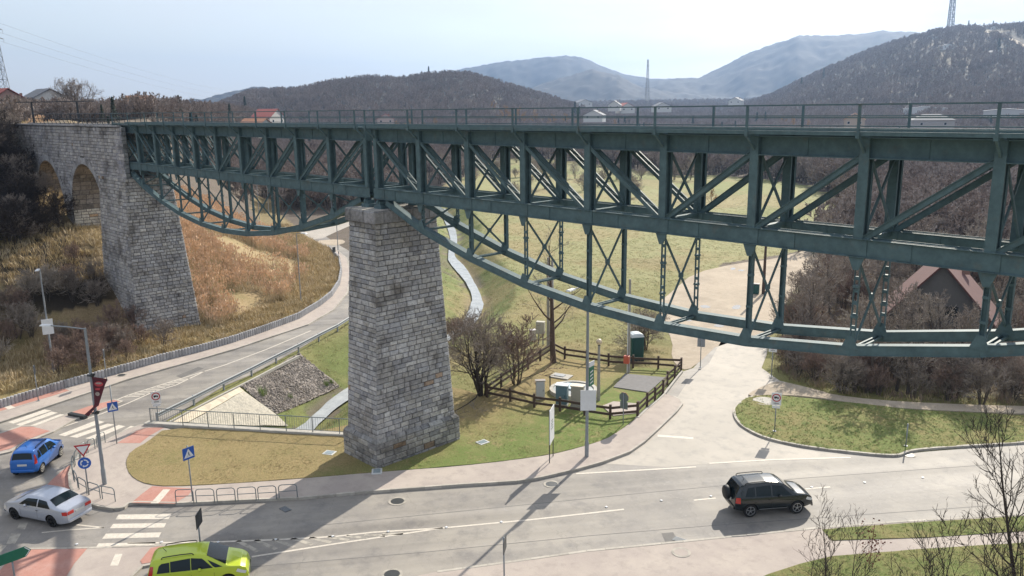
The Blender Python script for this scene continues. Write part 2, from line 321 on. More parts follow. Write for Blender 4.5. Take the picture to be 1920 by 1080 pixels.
while q < 5000: rs.append(q); q *= (1.006 if q < 160 else 1.0085 if q < 4200 else 1.03)
rs = np.array(rs); TH, RR = np.meshgrid(ths, rs); gx = CP[0]+RR*np.cos(TH); gy = CP[1]+RR*np.sin(TH)
shp = gx.shape; gx = gx.ravel(); gy = gy.ravel()
gz = height(gx, gy)
# woods read as rough canopy far off
rr_ = np.hypot(gx-CP[0], gy-CP[1]); gz = gz+np.where(rr_ > 1500, (vnoise(gx, gy, 16, 77)-.5)*9+(vnoise(gx, gy, 40, 78)-.5)*5, 0)
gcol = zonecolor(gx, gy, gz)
nr, ntn = shp; I = np.arange(nr*ntn).reshape(nr, ntn)
Fq = np.stack([I[:-1, :-1].ravel(), I[:-1, 1:].ravel(), I[1:, 1:].ravel(), I[1:, :-1].ravel()], 1)[:, ::-1]
M_TERR = twoscale('terrain_earth_and_grass', None, [(.06, .5, .75, (.8, .78, .8)), (.45, .48, .7, (.72, .78, .66)), (2.2, .5, .72, (.75, .72, .62))], attr=True, bump=.05, bscale=9, speckle=.32)
# close the ring at 360 degrees is not needed: first and last angle coincide at 172/532
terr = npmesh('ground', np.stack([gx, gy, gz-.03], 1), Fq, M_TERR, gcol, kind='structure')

# ------------------------------------------------------------------ draped sheets
def dens(P, step):
    out = []
    for i in range(len(P)):
        a = P[i]; b = P[(i+1) % len(P)]; n = max(1, int(math.hypot(a[0]-b[0], a[1]-b[1])/step))
        for k in range(n): out.append((a[0]+(b[0]-a[0])*k/n, a[1]+(b[1]-a[1])*k/n))
    return out
def smoothline(P, it=2, closed=True):
    for _ in range(it):
        Q = []; n = len(P)
        for i in range(n if closed else n-1):
            a = P[i]; b = P[(i+1) % n]; Q += [(a[0]*.75+b[0]*.25, a[1]*.75+b[1]*.25), (a[0]*.25+b[0]*.75, a[1]*.25+b[1]*.75)]
        P = Q if closed else [P[0]]+Q+[P[-1]]
    return P
def sheet(name, P, z, m, step=None, follow=False, skirt=0, parent=None, rough=0, kerb=None, **k):
    """a polygon laid on the ground; skirt = depth of its side faces"""
    P = [Vector(p) for p in (dens(P, step or 3))]; n = len(P); pts = list(P); edges = [(i, (i+1) % n) for i in range(n)]
    if step:
        xs = [p.x for p in P]; ys = [p.y for p in P]; g = step
        X, Y = np.meshgrid(np.arange(min(xs)+g/2, max(xs), g), np.arange(min(ys)+g/2, max(ys), g)); X = X.ravel()+(RNG.random(X.size)-.5)*g*.3; Y = Y.ravel()+(RNG.random(Y.size)-.5)*g*.3
        ok = inpoly(X, Y, [tuple(p) for p in P]); d, _, _ = polydist(X, Y, [tuple(p) for p in P]+[tuple(P[0])]); ok &= d > g*.35
        pts += [Vector((a, b)) for a, b in zip(X[ok], Y[ok])]
    ov, oe, of, *_ = delaunay_2d_cdt(pts, edges, [list(range(n))], 1, 1e-5)
    V = np.array([(p.x, p.y) for p in ov]); zz = np.full(len(V), float(z))
    if follow: zz = height(V[:, 0], V[:, 1])+z
    if rough: zz = zz+(fbm(V[:, 0], V[:, 1], 1.1, 3, 4)-.5)*rough
    fs = [list(f) for f in of]
    for i, f in enumerate(fs):
        a, b, c = [V[j] for j in f[:3]]
        if (b[0]-a[0])*(c[1]-a[1])-(b[1]-a[1])*(c[0]-a[0]) < 0: fs[i] = f[::-1]
    verts = [(v[0], v[1], w) for v, w in zip(V, zz)]; mi = [0]*len(fs)
    if skirt:
        idx = {}
        for i, v in enumerate(V): idx[(round(v[0], 3), round(v[1], 3))] = i
        ring = [idx.get((round(p.x, 3), round(p.y, 3))) for p in P]; base = len(verts)
        ar = sum(P[i].x*P[(i+1) % n].y-P[(i+1) % n].x*P[i].y for i in range(n))
        for j, p in zip(ring, P): verts.append((p.x, p.y, (zz[j] if j is not None else z)-skirt))
        for i in range(n):
            a, b = ring[i], ring[(i+1) % n]
            if a is None or b is None: continue
            f = [a, b, base+(i+1) % n, base+i]; fs.append(f if ar < 0 else f[::-1]); mi.append(1 if isinstance(m, (list, tuple)) else 0)
    me = bpy.data.meshes.new(name); me.from_pydata(verts, [], fs)
    for q in (m if isinstance(m, (list, tuple)) else [m]): me.materials.append(q)
    me.polygons.foreach_set('material_index', mi); me.update()
    o = bpy.data.objects.new(name, me); COL.objects.link(o)
    if parent: o.parent = parent
    return tag(o, **k)
def kerbstones(name, line, z0, z1, w, m, joint=1.0, gap=.012, closed=False, **k):
    """a row of stones along a ground line"""
    mb = MB(); L = list(line)+([line[0]] if closed else [])
    for a, b in zip(L[:-1], L[1:]):
        a = Vector(a); b = Vector(b); d = b-a; n = max(1, round(d.length/joint))
        if d.length < .02: continue
        u = d.normalized()
        for i in range(n):
            p = a+d*(i/n); q = a+d*((i+1)/n); c = (p+q)/2; v = .85+.3*random.random()
            mb.box((c.x, c.y, (z0+z1)/2+random.uniform(-.004, .004)), ((q-p).length-gap, w, z1-z0), math.atan2(u.y, u.x), col=(v, v, v*.98))
    return mb.build(name, m, **k)

M_ASPH = twoscale('asphalt', [(.22, .205, .19)], [(.12, .42, .62, (.31, .285, .25)), (.7, .5, .75, (.16, .152, .148)), (3.5, .55, .75, (.29, .275, .255))], rough=.68, bump=.006, bscale=55, speckle=.18, spec=.35, streak=(math.radians(55), .75, .16))
M_ASPH2 = twoscale('pale_worn_asphalt', [(.36, .33, .29)], [(.2, .42, .65, (.43, .39, .34)), (1.1, .5, .72, (.28, .265, .24))], rough=.75, bump=.006, bscale=50, speckle=.14, spec=.4)
M_PAVE = twoscale('pavement_surface', [(.38, .33, .30)], [(.3, .4, .62, (.45, .395, .35)), (1.6, .5, .75, (.32, .28, .255))], rough=.9, bump=.004, bscale=60, speckle=.12)
M_RED = twoscale('red_paving', [(.43, .22, .18)], [(.8, .45, .7, (.46, .28, .24)), (5, .5, .7, (.37, .19, .155))], rough=.9, bump=.004, bscale=60, speckle=.14)
M_GRAVEL = twoscale('pale_gravel', [(.44, .37, .29)], [(.12, .45, .65, (.33, .28, .22)), (.6, .5, .7, (.50, .43, .34)), (2.5, .55, .7, (.30, .26, .20))], rough=.95, bump=.03, bscale=18, speckle=.22)
M_LAWN = twoscale('lawn_turf', [(.30, .235, .115)], [(.15, .50, .70, (.20, .19, .075)), (1.3, .52, .74, (.33, .25, .13)), (5, .5, .7, (.19, .175, .07))], rough=.95, bump=.05, bscale=16, speckle=.38, xgrad=(-1, 4, (.16, .21, .06)))
M_LAWN2 = twoscale('green_turf', [(.16, .195, .06)], [(.22, .44, .64, (.25, .215, .095)), (1.3, .48, .66, (.115, .155, .045)), (5, .5, .7, (.22, .205, .085))], rough=.95, bump=.05, bscale=16, speckle=.38)
M_KERB = mat('kerb_stone', (.40, .37, .33), .85, var=.2, scale=4, bump=.004, attr=True)
M_PAINT = mat('road_paint', (.58, .53, .46), .75, var=.25, scale=6, col2=(.36, .34, .30), c2lo=.56, c2hi=.72, c2scale=3)
M_PAINTW = mat('worn_road_paint', (.42, .385, .33), .8, var=.25, scale=6, col2=(.24, .225, .20), c2lo=.45, c2hi=.6, c2scale=3)
M_WATER = mat('water', (.36, .37, .36), .22, var=.3, scale=.8, bump=.03, bscale=3, spec=.8)

# asphalt carriageways
ROAD = GL([(-700, 1500), (-500, 900), (-120, 799), (0, 767), (120, 729), (250, 694), (380, 659), (470, 632), (560, 599), (600, 574), (622, 556), (636, 534), (640, 512), (636, 490), (618, 470), (594, 453), (566, 437), (520, 430), (480, 428), (480, 421), (530, 424), (585, 430), (610, 443), (640, 462), (672, 480), (700, 500), (706, 530), (680, 573), (640, 606), (560, 655), (470, 703), (420, 724), (300, 796), (330, 900), (700, 860), (1000, 860), (1180, 800), (1270, 700), (1300, 690), (1345, 640), (1370, 636), (1442, 640), (1436, 668), (1418, 690), (1440, 708), (1460, 716), (1560, 742), (1500, 800), (1700, 850), (2100, 815), (3200, 760), (3600, 1000), (2000, 2500)])
sheet('road', ROAD, 0.0, M_ASPH, kind='structure')
sheet('side_road', GL([(1110, 868), (1180, 838), (1232, 795), (1262, 764), (1272, 742), (1292, 712), (1330, 680), (1352, 640), (1372, 634), (1442, 638), (1438, 664), (1428, 690), (1462, 714), (1540, 733), (1500, 746), (1400, 745), (1376, 770), (1384, 800), (1420, 820), (1500, 842), (1600, 858), (1400, 864), (1250, 876)]), .004, M_ASPH2, kind='structure')
sheet('gravel_yard', smoothline(GL([(1352, 640), (1300, 690), (1278, 694), (1258, 672), (1262, 640), (1240, 600), (1232, 570), (1262, 545), (1300, 512), (1380, 494), (1450, 486), (1500, 472), (1560, 468), (1575, 490), (1520, 505), (1490, 540), (1462, 590), (1445, 640)]), 1), .004, M_GRAVEL, step=4, rough=0, kind='structure')
sheet('dirt_track', smoothline(GL([(1500, 468), (1560, 455), (1640, 442), (1640, 452), (1580, 470), (1540, 490), (1480, 498)]), 1), .008, M_GRAVEL, kind='structure')
# valley road winding beyond the bend
sheet('valley_road', smoothline(GL([(566, 437), (592, 453), (640, 430), (690, 410), (720, 402), (720, 394), (690, 398), (640, 408), (600, 424), (585, 430)]), 1), .006, M_ASPH2, kind='structure')
sheet('lay_by', smoothline(GL([(585, 452), (640, 448), (650, 455), (625, 462)]), 1), .010, M_GRAVEL, kind='structure')
# footway along the concrete retaining edge
wall_line = GL(WALLPX)
kerb_line = GL([(-120, 825), (0, 794), (128, 751), (178, 734), (205, 725), (240, 713), (320, 690), (360, 679), (440, 656), (577, 610), (625, 582), (651, 550), (658, 515), (650, 485), (626, 466)])
sheet('pavement', wall_line+kerb_line[::-1], .11, M_PAVE, skirt=.13, kind='structure')
kerbstones('kerb', kerb_line, -.02, .125, .14, M_KERB, kind='structure')
LAWN1 = smoothline(GL([(313, 805), (277, 833), (247, 850), (237, 867), (239, 887), (253, 903), (277, 913), (317, 917), (420, 912), (560, 902), (700, 890), (860, 878), (960, 867), (1035, 856), (1090, 842), (1135, 828), (1160, 812), (1180, 798), (1194, 786), (1144, 791), (1050, 776), (1002, 769), (955, 757), (912, 747), (870, 735), (800, 720), (720, 760), (650, 812), (460, 810)]), 1)
sheet('lawn', LAWN1, .17, M_LAWN, step=.5, rough=.07, skirt=.2, kind='structure')
ISL = GL([(284, 799), (262, 801), (240, 808), (200, 829), (172, 840), (150, 855), (137, 874), (130, 893), (132, 915), (143, 933), (162, 945), (188, 953), (215, 957), (232, 955), (241, 947), (258, 945), (330, 947), (400, 944), (480, 940), (560, 937), (700, 924), (860, 912), (970, 905), (1010, 899), (1080, 883), (1130, 869), (1180, 850), (1210, 829), (1240, 801), (1268, 774), (1279, 760), (1275, 752), (1262, 746), (1244, 742), (1229, 755), (1214, 765), (1196, 782), (1180, 797), (1100, 830), (900, 850), (600, 850), (400, 830)])
sheet('sidewalk', ISL, .145, M_PAVE, skirt=.16, kind='structure')
kerbstones('kerb', ISL[:33], -.02, .152, .13, M_KERB, kind='structure')
# red tactile strips, zebra crossings, markings
def patch(name, P, m, z=.004, **k): return sheet(name, P if isinstance(P[0][0], float) and False else GL(P), z, m, **k)
def patches(name, L, m, z): 
    mb = MB()
    for P in L:
        Q = GL(P); a = sum(Q[i][0]*Q[(i+1) % len(Q)][1]-Q[(i+1) % len(Q)][0]*Q[i][1] for i in range(len(Q)))
        if a < 0: Q = Q[::-1]
        mb.add([(x, y, z) for x, y in Q], [tuple(range(len(Q)))])
    return mb.build(name, m, kind='structure')
BL = lambda L: [(x/3, 720+y/3) for x, y in L]
patches('red_paving', [BL([(740, 683), (800, 632), (858, 588), (1090, 602), (1060, 640), (1000, 676), (985, 688)]), BL([(660, 345), (770, 275), (820, 258), (925, 256), (840, 305), (790, 345)])], M_RED, .150)
patches('red_paving', [[(-60, 790), (0, 757), (60, 742), (115, 729), (130, 735), (95, 746), (40, 762), (0, 774), (-60, 800)]], M_RED, .116)
patches('red_paving', [BL([(0, 385), (-60, 400), (-60, 300), (0, 288), (120, 248), (185, 248), (283, 272), (150, 322), (60, 372)]), BL([(400, 168), (500, 132), (640, 96), (675, 105), (560, 150), (495, 186)])], M_RED, .10)
patches('red_paving', [BL([(0, 1060), (60, 990), (150, 942), (492, 936), (420, 1020), (370, 1100), (-40, 1110)]), BL([(850, 932), (890, 925), (1010, 918), (960, 960), (900, 1005), (800, 1022), (790, 1005)])], M_RED, .10)
for i, P in enumerate([BL([(-90, 420), (-90, 290), (0, 282), (120, 243), (200, 243), (400, 168), (640, 92), (690, 103), (560, 158), (420, 205), (295, 275), (160, 330), (60, 385)]), BL([(-120, 1150), (50, 985), (145, 936), (500, 930), (1030, 912), (960, 968), (900, 1012), (800, 1032), (740, 1090), (700, 1150)])]):
    sheet('traffic_island', GL(P), .085, M_PAVE, skirt=.1, kind='structure')
    kerbstones('kerb', GL(P), -.02, .095, .14, M_KERB, closed=True, kind='structure')
Z1 = [[(0, 195), (210, 125), (245, 133), (20, 208)], [(45, 215), (250, 143), (290, 150), (75, 223)], [(90, 229), (290, 155), (327, 162), (115, 236)], [(140, 245), (340, 169), (378, 175), (170, 252)]]
Z2 = [[(328, 287), (545, 203), (588, 214), (365, 294)], [(390, 297), (605, 223), (645, 229), (432, 303)], [(480, 306), (668, 231), (706, 238), (525, 313)], [(600, 318), (735, 236), (768, 240), (645, 318)]]
Z3 = [[(650, 762), (667, 735), (965, 731), (948, 760)], [(618, 812), (637, 787), (936, 782), (922, 808)], [(575, 871), (596, 842), (908, 835), (893, 863)], [(535, 925), (555, 897), (876, 890), (860, 920)]]
patches('zebra_crossing', [BL(q) for q in Z1+Z2+Z3], M_PAINT, .005)
patches('zebra_crossing', [BL([(0, 128), (35, 118), (90, 140), (50, 152)])], M_PAINT, .118)
patches('paving_strip', [BL([(848, 686), (920, 607), (960, 607), (893, 686)]), ], M_PAINT, .154)
patches('paving_strip', [BL([(620, 1032), (650, 965), (690, 965), (665, 1032)])], M_PAINT, .09)
def lines(name, L, w, m, z=.005):
    mb = MB()
    for P in L:
        Q = [Vector(p) for p in GL(P)]
        for a, b in zip(Q[:-1], Q[1:]):
            d = (b-a).normalized(); n_ = Vector((-d.y, d.x))*w/2; mb.add([(*(a-n_), z), (*(b-n_), z), (*(b+n_), z), (*(a+n_), z)], [(0, 1, 2, 3)])
    return mb.build(name, m, kind='structure')
lines('road_marking', [[(583, 620), (500, 655), (420, 685), (384, 696)], [(384, 696), (300, 722), (240, 741), (213, 752)], [(384, 696), (330, 722), (287, 735), (240, 756), (190, 776), (120, 800), (70, 815)], [(1170, 955), (1000, 974), (830, 990), (640, 1018), (472, 1044)], [(1301, 938), (1342, 934)], [(1510, 917), (1557, 913)], [(240, 1018), (300, 1018), (410, 1016), (520, 1012), (628, 1006), (700, 998), (830, 990)]], .13, M_PAINT)
hat = []
for k in range(11):
    t = k/11; hat.append([(232+t*115, 744.5-t*36), (262+t*103, 743-t*36)])
lines('road_marking', hat, .14, M_PAINT)
hat = []
for k in range(9):
    x0 = 470+k*34; hat.append([(x0-25, 1014-k*1.5), (x0+14, 1034-k*4.2)])
lines('road_marking', hat, .22, M_PAINTW)
lines('road_marking', [[(1233, 817), (1300, 822)]], .32, M_PAINT, .009)
lines('road_marking', [BL([(235, 836), (400, 820), (585, 808)]), BL([(585, 808), (430, 792)])], .10, M_PAINT)
lines('road_marking', [[(a, 888.5-(a-1080)*.0555-((a-1080)/500)**2*2) for a in range(1080, 1330, 25)], [(1330, 869), (1450, 862), (1595, 858)]], .16, M_PAINT, .009)
patches('road_marking', [BL([(95, 815), (112, 780), (158, 780), (140, 818)]), BL([(35, 900), (62, 842), (118, 842), (85, 898)]), BL([(-30, 950), (10, 905), (40, 908), (0, 950)])], M_PAINTW, .005)
# brick apron outside the island kerb
sheet('paved_apron', smoothline(GL(BL([(240, 612), (270, 560), (330, 505), (372, 470), (410, 448), (400, 470), (386, 500), (383, 530), (388, 580), (405, 620), (430, 640), (300, 640)])), 1), .012, M_RED, kind='structure')
# bottom-right pavement, verge and kerb
bk = GL([(820, 1076), (960, 1057), (1100, 1037), (1240, 1023), (1400, 1007), (1540, 993), (1700, 981), (1920, 968), (2300, 946)])
sheet('pavement', bk+GL([(2300, 1300), (1500, 1400), (700, 1300), (700, 1100)]), .11, M_PAVE, skirt=.13, kind='structure')
kerbstones('kerb', bk, -.02, .122, .16, M_KERB, kind='structure')
M_VERGE = M_LAWN2
sheet('verge', GL([(1541, 997), (1700, 985), (1920, 972), (2300, 951), (2300, 975), (1920, 1000), (1740, 1012), (1580, 1017), (1560, 1018)]), .14, M_LAWN2, step=.5, rough=.06, skirt=.08, kind='structure')
sheet('verge', GL([(1440, 1082), (1500, 1062), (1560, 1048), (1700, 1036), (1920, 1022), (2300, 1000), (2300, 1300), (1380, 1300), (1380, 1110)]), .14, M_LAWN2, step=.6, rough=.06, skirt=.08, kind='structure')
# right-hand lawn island with the path behind it
rk = smoothline(GL([(2300, 800), (1920, 832), (1780, 840), (1720, 845), (1700, 849), (1688, 855), (1670, 856), (1640, 854), (1560, 846), (1490, 836), (1430, 822), (1392, 802), (1378, 785), (1376, 770), (1392, 752), (1412, 745)]), 2, closed=False)
sheet('lawn', rk+GL([(1460, 744), (1540, 752), (1600, 758), (1700, 770), (1920, 782), (2300, 790)]), .12, M_LAWN2, step=.6, rough=.07, skirt=.15, kind='structure')
kerbstones('kerb', rk, -.02, .125, .16, M_KERB, joint=.9, kind='structure')
sheet('footpath', smoothline(GL([(1412, 745), (1440, 742), (1500, 744), (1560, 752), (1640, 764), (1760, 772), (1920, 778), (2200, 785), (2200, 770), (1920, 764), (1760, 759), (1640, 752), (1560, 742), (1540, 735), (1462, 716), (1440, 722), (1400, 741)]), 1), .10, M_GRAVEL, skirt=.1, kind='structure')
# fenced garden and its concrete pads
sheet('garden_turf', smoothline(GL([(912, 750), (955, 758), (1002, 770), (1050, 776), (1144, 791), (1196, 784), (1229, 756), (1252, 725), (1277, 696), (1234, 692), (1141, 686), (1059, 673), (1036, 664), (980, 700)]), 0), .10, M_LAWN, step=.5, rough=.06, skirt=.14, kind='structure')
sheet('asphalt_pad', GL([(1172, 704), (1247, 711), (1216, 739), (1150, 729)]), .16, mat('old_asphalt_pad', (.17, .165, .165), .9, var=.2, scale=4), skirt=.1, kind='structure')
sheet('garden_path', GL([(1128, 765), (1150, 756), (1196, 760), (1196, 778), (1150, 783)]), .15, M_PAVE, skirt=.1, kind='structure')
# riprap and concrete lining of the stream bank
ZPX = lambda L: [(240+x/4.155, 600+y/4.155) for x, y in L]
def Gs(x, y):
    lo, hi = -3.0, 1.0
    d = ray(x, y)
    for _ in range(40):
        z = (lo+hi)/2; t = (z-CP[2])/d[2]; p = CP+d*t
        if height(np.array([p[0]]), np.array([p[1]]))[0] > z: lo = z
        else: hi = z
    return (float(p[0]), float(p[1]))
M_RIP = twoscale('riprap_stone', [(.33, .29, .26)], [(1.5, .45, .6, (.25, .22, .195)), (6, .5, .7, (.44, .40, .36))], rough=.95, bump=.10, bscale=7, speckle=.4)
M_SLAB = mat('cast_concrete', (.60, .52, .40), .9, var=.12, scale=3)
M_PAVER = twoscale('stone_pitching', [(.52, .48, .40)], [(2.5, .45, .6, (.43, .40, .34)), (7, .55, .7, (.28, .26, .22))], rough=.95, bump=.06, bscale=6, speckle=.25)
sheet('riprap_bank', [Gs(*p) for p in ZPX([(880, 520), (1180, 350), (1340, 258), (1400, 330), (1500, 400), (1600, 470), (1650, 520), (1500, 590), (1400, 640), (1250, 700), (1160, 735), (1080, 680), (1000, 620), (930, 560)])], .05, M_RIP, step=.5, follow=True, rough=.16, kind='structure')
sheet('concrete_strip', [Gs(*p) for p in ZPX([(350, 800), (490, 722), (680, 625), (870, 528), (905, 558), (740, 650), (580, 740), (470, 800)])], .06, M_SLAB, step=.6, follow=True, kind='structure')
sheet('stone_pitching', [Gs(*p) for p in ZPX([(470, 805), (590, 742), (740, 655), (905, 560), (1000, 628), (1090, 692), (1160, 745), (1250, 830), (1000, 830), (700, 820)])], .07, M_PAVER, step=.5, follow=True, rough=.06, kind='structure')
# water
dd = [Vector(p) for p in STREAM[:-1]]; dd = [Vector(p) for p in smoothline([tuple(p) for p in dd], 2, closed=False)]; Lp, Rp = [], []
for i, p in enumerate(dd):
    t = (dd[min(i+1, len(dd)-1)]-dd[max(i-1, 0)]).normalized(); nn = Vector((-t.y, t.x)); wv = .62+.16*math.sin(i*.55)+.12*random.random(); Lp.append(tuple(p+nn*wv)); Rp.append(tuple(p-nn*wv))
wm = MB(); wm.add([(*p, -2.17) for p in Lp]+[(*p, -2.17) for p in Rp], [(i+len(Lp), i+1+len(Lp), i+1, i) for i in range(len(Lp)-1)]); wm.build('stream', M_WATER, kind='structure')

for cx_, cy_, w_, h_ in ((1381, 576, 10, 4), (1350, 610, 12, 3.5), (1322, 575, 9, 3), (1374, 504, 6, 2), (1390, 507, 5, 1.6), (1290, 600, 7, 2.5)):
    sheet('puddle', smoothline(GL([(cx_+w_*math.cos(k*.7)*(1+.3*math.sin(k*5+cx_)), cy_+h_*math.sin(k*.7)*(1+.3*math.cos(k*3+cx_))) for k in range(9)]), 1), .010, mat('puddle_water', (.30, .27, .23), .06, var=.1, spec=.8), kind='structure')

M_REPAIR = twoscale('repair_asphalt', [(.15, .145, .14)], [(.6, .45, .65, (.19, .18, .17))], rough=.8, bump=.006, bscale=50, speckle=.16)
patches('road_repair', [[(330, 705), (372, 688), (382, 691), (340, 709)], [(1240, 1000), (1262, 998), (1275, 1020), (1250, 1022)]], M_REPAIR, .0035)
lines('road_seam', [[(600, 985), (900, 955), (1200, 925), (1500, 897), (1900, 868)], [(460, 1064), (800, 1035), (1100, 1005), (1340, 985), (1900, 945)]], .05, M_REPAIR, .0028)
# ------------------------------------------------------------------ masonry
STONES = [(.40, .385, .37), (.38, .37, .36), (.43, .415, .39), (.38, .365, .345), (.42, .41, .395), (.34, .335, .335), (.45, .43, .395), (.40, .38, .35)]
def blockface(mb, bl, br, tr, tl, course=.33, wmin=.55, wmax=1.15, depth=.035, skip=None, tint=(1, 1, 1), rnd=None, dark=None, off=0):
    rnd = rnd or random; bl, br, tr, tl = map(Vector, (bl, br, tr, tl)); H = ((tl-bl).length+(tr-br).length)/2; nC = max(1, round(H/course))
    N = ((br-bl).cross(tl-bl)).normalized(); ts = [0]
    for i in range(nC): ts.append(ts[-1]+rnd.uniform(.85, 1.15))
    ts = [t/ts[-1] for t in ts]
    for i in range(nC):
        t0, t1 = ts[i], ts[i+1]; a0 = bl.lerp(tl, t0); b0 = br.lerp(tr, t0); a1 = bl.lerp(tl, t1); b1 = br.lerp(tr, t1); Wd = (b0-a0).length
        s = 0; cuts = [0]; s = rnd.uniform(wmin*.5, wmax)
        while s < Wd-wmin*.6: cuts.append(s/Wd); s += rnd.uniform(wmin, wmax)
        cuts.append(1); ch = 1-t0
        for k in range(len(cuts)-1):
            s0, s1 = cuts[k], cuts[k+1]; P = [a0.lerp(b0, s0), a0.lerp(b0, s1), a1.lerp(b1, s1), a1.lerp(b1, s0)]; c = (P[0]+P[1]+P[2]+P[3])/4
            if skip and skip(c): continue
            g = .012; e = depth*rnd.uniform(.55, 1.35)+off; cf = rnd.uniform(.02, .045)
            ux = (P[1]-P[0]).normalized(); uy = (P[3]-P[0]).normalized()
            A = [P[0]+ux*g+uy*g, P[1]-ux*g+uy*g, P[2]-ux*g-uy*g, P[3]+ux*g-uy*g]
            B = [P[0]+(ux+uy)*(g+cf), P[1]+(uy-ux)*(g+cf), P[2]-(ux+uy)*(g+cf), P[3]+(ux-uy)*(g+cf)]; B = [b+N*(e+rnd.uniform(-.008, .008)) for b in B]; A = [a_+N*(off-.01) for a_ in A]
            q = rnd.choice(STONES); v = rnd.triangular(.66, 1.28, 1.02)*(dark(c) if dark else 1)
            if rnd.random() < .006: q = (.38, .28, .20)
            mb.add(A+B, [(4, 5, 6, 7), (0, 1, 5, 4), (1, 2, 6, 5), (2, 3, 7, 6), (3, 0, 4, 7)], tuple(q[j]*v*tint[j] for j in range(3)))
def frustum(mb, x0, x1, y0, y1, z0, X0, X1, Y0, Y1, z1, col=(1, 1, 1)):
    mb.add([(x0, y0, z0), (x1, y0, z0), (x1, y1, z0), (x0, y1, z0), (X0, Y0, z1), (X1, Y0, z1), (X1, Y1, z1), (X0, Y1, z1)], [(3, 2, 1, 0), (4, 5, 6, 7), (0, 1, 5, 4), (1, 2, 6, 5), (2, 3, 7, 6), (3, 0, 4, 7)], col)
def pier_faces(mb, x0, x1, y0, y1, z0, X0, X1, Y0, Y1, z1, **k):
    b = [(x0, y0, z0), (x1, y0, z0), (x1, y1, z0), (x0, y1, z0)]; t = [(X0, Y0, z1), (X1, Y0, z1), (X1, Y1, z1), (X0, Y1, z1)]
    for i in range(4): j = (i+1) % 4; blockface(mb, b[i], b[j], t[j], t[i], **k)
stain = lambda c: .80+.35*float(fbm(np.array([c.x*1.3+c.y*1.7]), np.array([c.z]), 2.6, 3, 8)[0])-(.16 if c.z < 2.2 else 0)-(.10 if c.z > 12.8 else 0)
P1 = empty('stone_pier', (0, 0, 0), label='tapering grey stone block pier standing on the lawn and carrying both steel spans', cat='bridge pier')
m = MB(); frustum(m, -1.72, 1.72, -3.1, 3.1, -.4, -1.72, 1.72, -3.1, 3.1, 1.62); m.build('plinth_core', M_MORTAR, P1)
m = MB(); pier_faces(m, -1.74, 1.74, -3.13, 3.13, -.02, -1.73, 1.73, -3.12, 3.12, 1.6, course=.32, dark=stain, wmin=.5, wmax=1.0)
# weathered slope course on top of the plinth
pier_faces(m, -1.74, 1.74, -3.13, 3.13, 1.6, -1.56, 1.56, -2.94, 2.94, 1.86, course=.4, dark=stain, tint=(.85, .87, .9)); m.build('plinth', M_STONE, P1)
m = MB(); frustum(m, -1.50, 1.50, -2.88, 2.88, 1.5, -1.28, 1.28, -2.12, 2.12, 14.26); m.build('shaft_core', M_MORTAR, P1)
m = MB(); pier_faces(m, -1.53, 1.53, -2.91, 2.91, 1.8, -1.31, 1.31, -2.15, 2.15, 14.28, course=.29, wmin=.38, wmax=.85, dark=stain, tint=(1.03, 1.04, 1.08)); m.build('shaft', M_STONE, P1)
m = MB(); r_ = random.Random(3)
frustum(m, -1.42, 1.42, -2.3, 2.3, 14.28, -1.42, 1.42, -2.3, 2.3, 15.0, (.20, .20, .20))
pier_faces(m, -1.44, 1.44, -2.32, 2.32, 14.28, -1.44, 1.44, -2.32, 2.32, 14.98, course=.7, wmin=.9, wmax=1.4, tint=(.66, .67, .72)); 
blockface(m, (-1.44, -2.32, 14.99), (1.44, -2.32, 14.99), (1.44, 2.32, 14.99), (-1.44, 2.32, 14.99), course=1.2, wmin=1, wmax=1.5, tint=(.95, .93, .9)); m.build('capstone', M_STONE, P1)
m = MB()
for sx in (-.62, .62):
    for sy in (-1.2, 1.2): m = MB(); m.box((sx, sy, 15.12), (.7, .6, .2)); m.box((sx, sy, 15.32), (.4, .5, .22)); m.tube([(sx, sy-.3, 15.42), (sx, sy+.3, 15.42)], .09, 10); m.build('bearing', M_GREEN, P1)
# stone viaduct with arches on the left bank
P2 = empty('arched_stone_viaduct', (-52, 0, 0), label='long grey stone viaduct wall with round arches climbing into the left bank', cat='viaduct')
def K(o): o.location = (52, 0, 0); return o
YF = 1.88
def arcpts(cx, r, zs, n=24): return [(cx-r*math.cos(math.pi*i/n), zs+r*math.sin(math.pi*i/n)) for i in range(n+1)]
ARCH = [(-62.3, 5.0, 10.5), (-49.6, 5.0, 10.6)]
out = [(-92, 1), (-67.3, 1)]
out += arcpts(*ARCH[0])+[(-57.3, 1), (-54.6, 1)]+arcpts(*ARCH[1])+[(-44.6, 0), (-37.75, 0), (-37.75, 14.75), (-39.6, 14.75), (-39.6, 19.28), (-92, 19.28)]
m = MB(); n = len(out); m.add([(x, -YF+.02, z) for x, z in out]+[(x, YF-.02, z) for x, z in out], [tuple(range(n)), tuple(range(2*n-1, n-1, -1))]+[(i, n+i, n+(i+1) % n, (i+1) % n) for i in range(n)]); K(m.build('wall_core', M_MORTAR, P2))
def inarch(c, pad): 
    for cx, r, zs in ARCH:
        if (c.z > zs and math.hypot(c.x-cx, c.z-zs) < r+pad) or (c.z <= zs and abs(c.x-cx) < r+.25): return True
    return False
wst = lambda c: .72+.42*float(fbm(np.array([c.x]), np.array([c.z]), 3.2, 3, 12)[0])
m = MB(); sk = lambda c: inarch(c, .62)
blockface(m, (-78, -YF, 5), (-37.75, -YF, 5), (-37.75, -YF, 19.2), (-78, -YF, 19.2), course=.31, wmin=.32, wmax=.8, depth=.05, skip=lambda c: sk(c) or (c.x > -38.0), dark=wst, tint=(1.08, 1.08, 1.14))
blockface(m, (-37.75, YF, 5), (-78, YF, 5), (-78, YF, 19.2), (-37.75, YF, 19.2), course=.31, wmin=.35, wmax=.8, skip=sk, dark=wst)
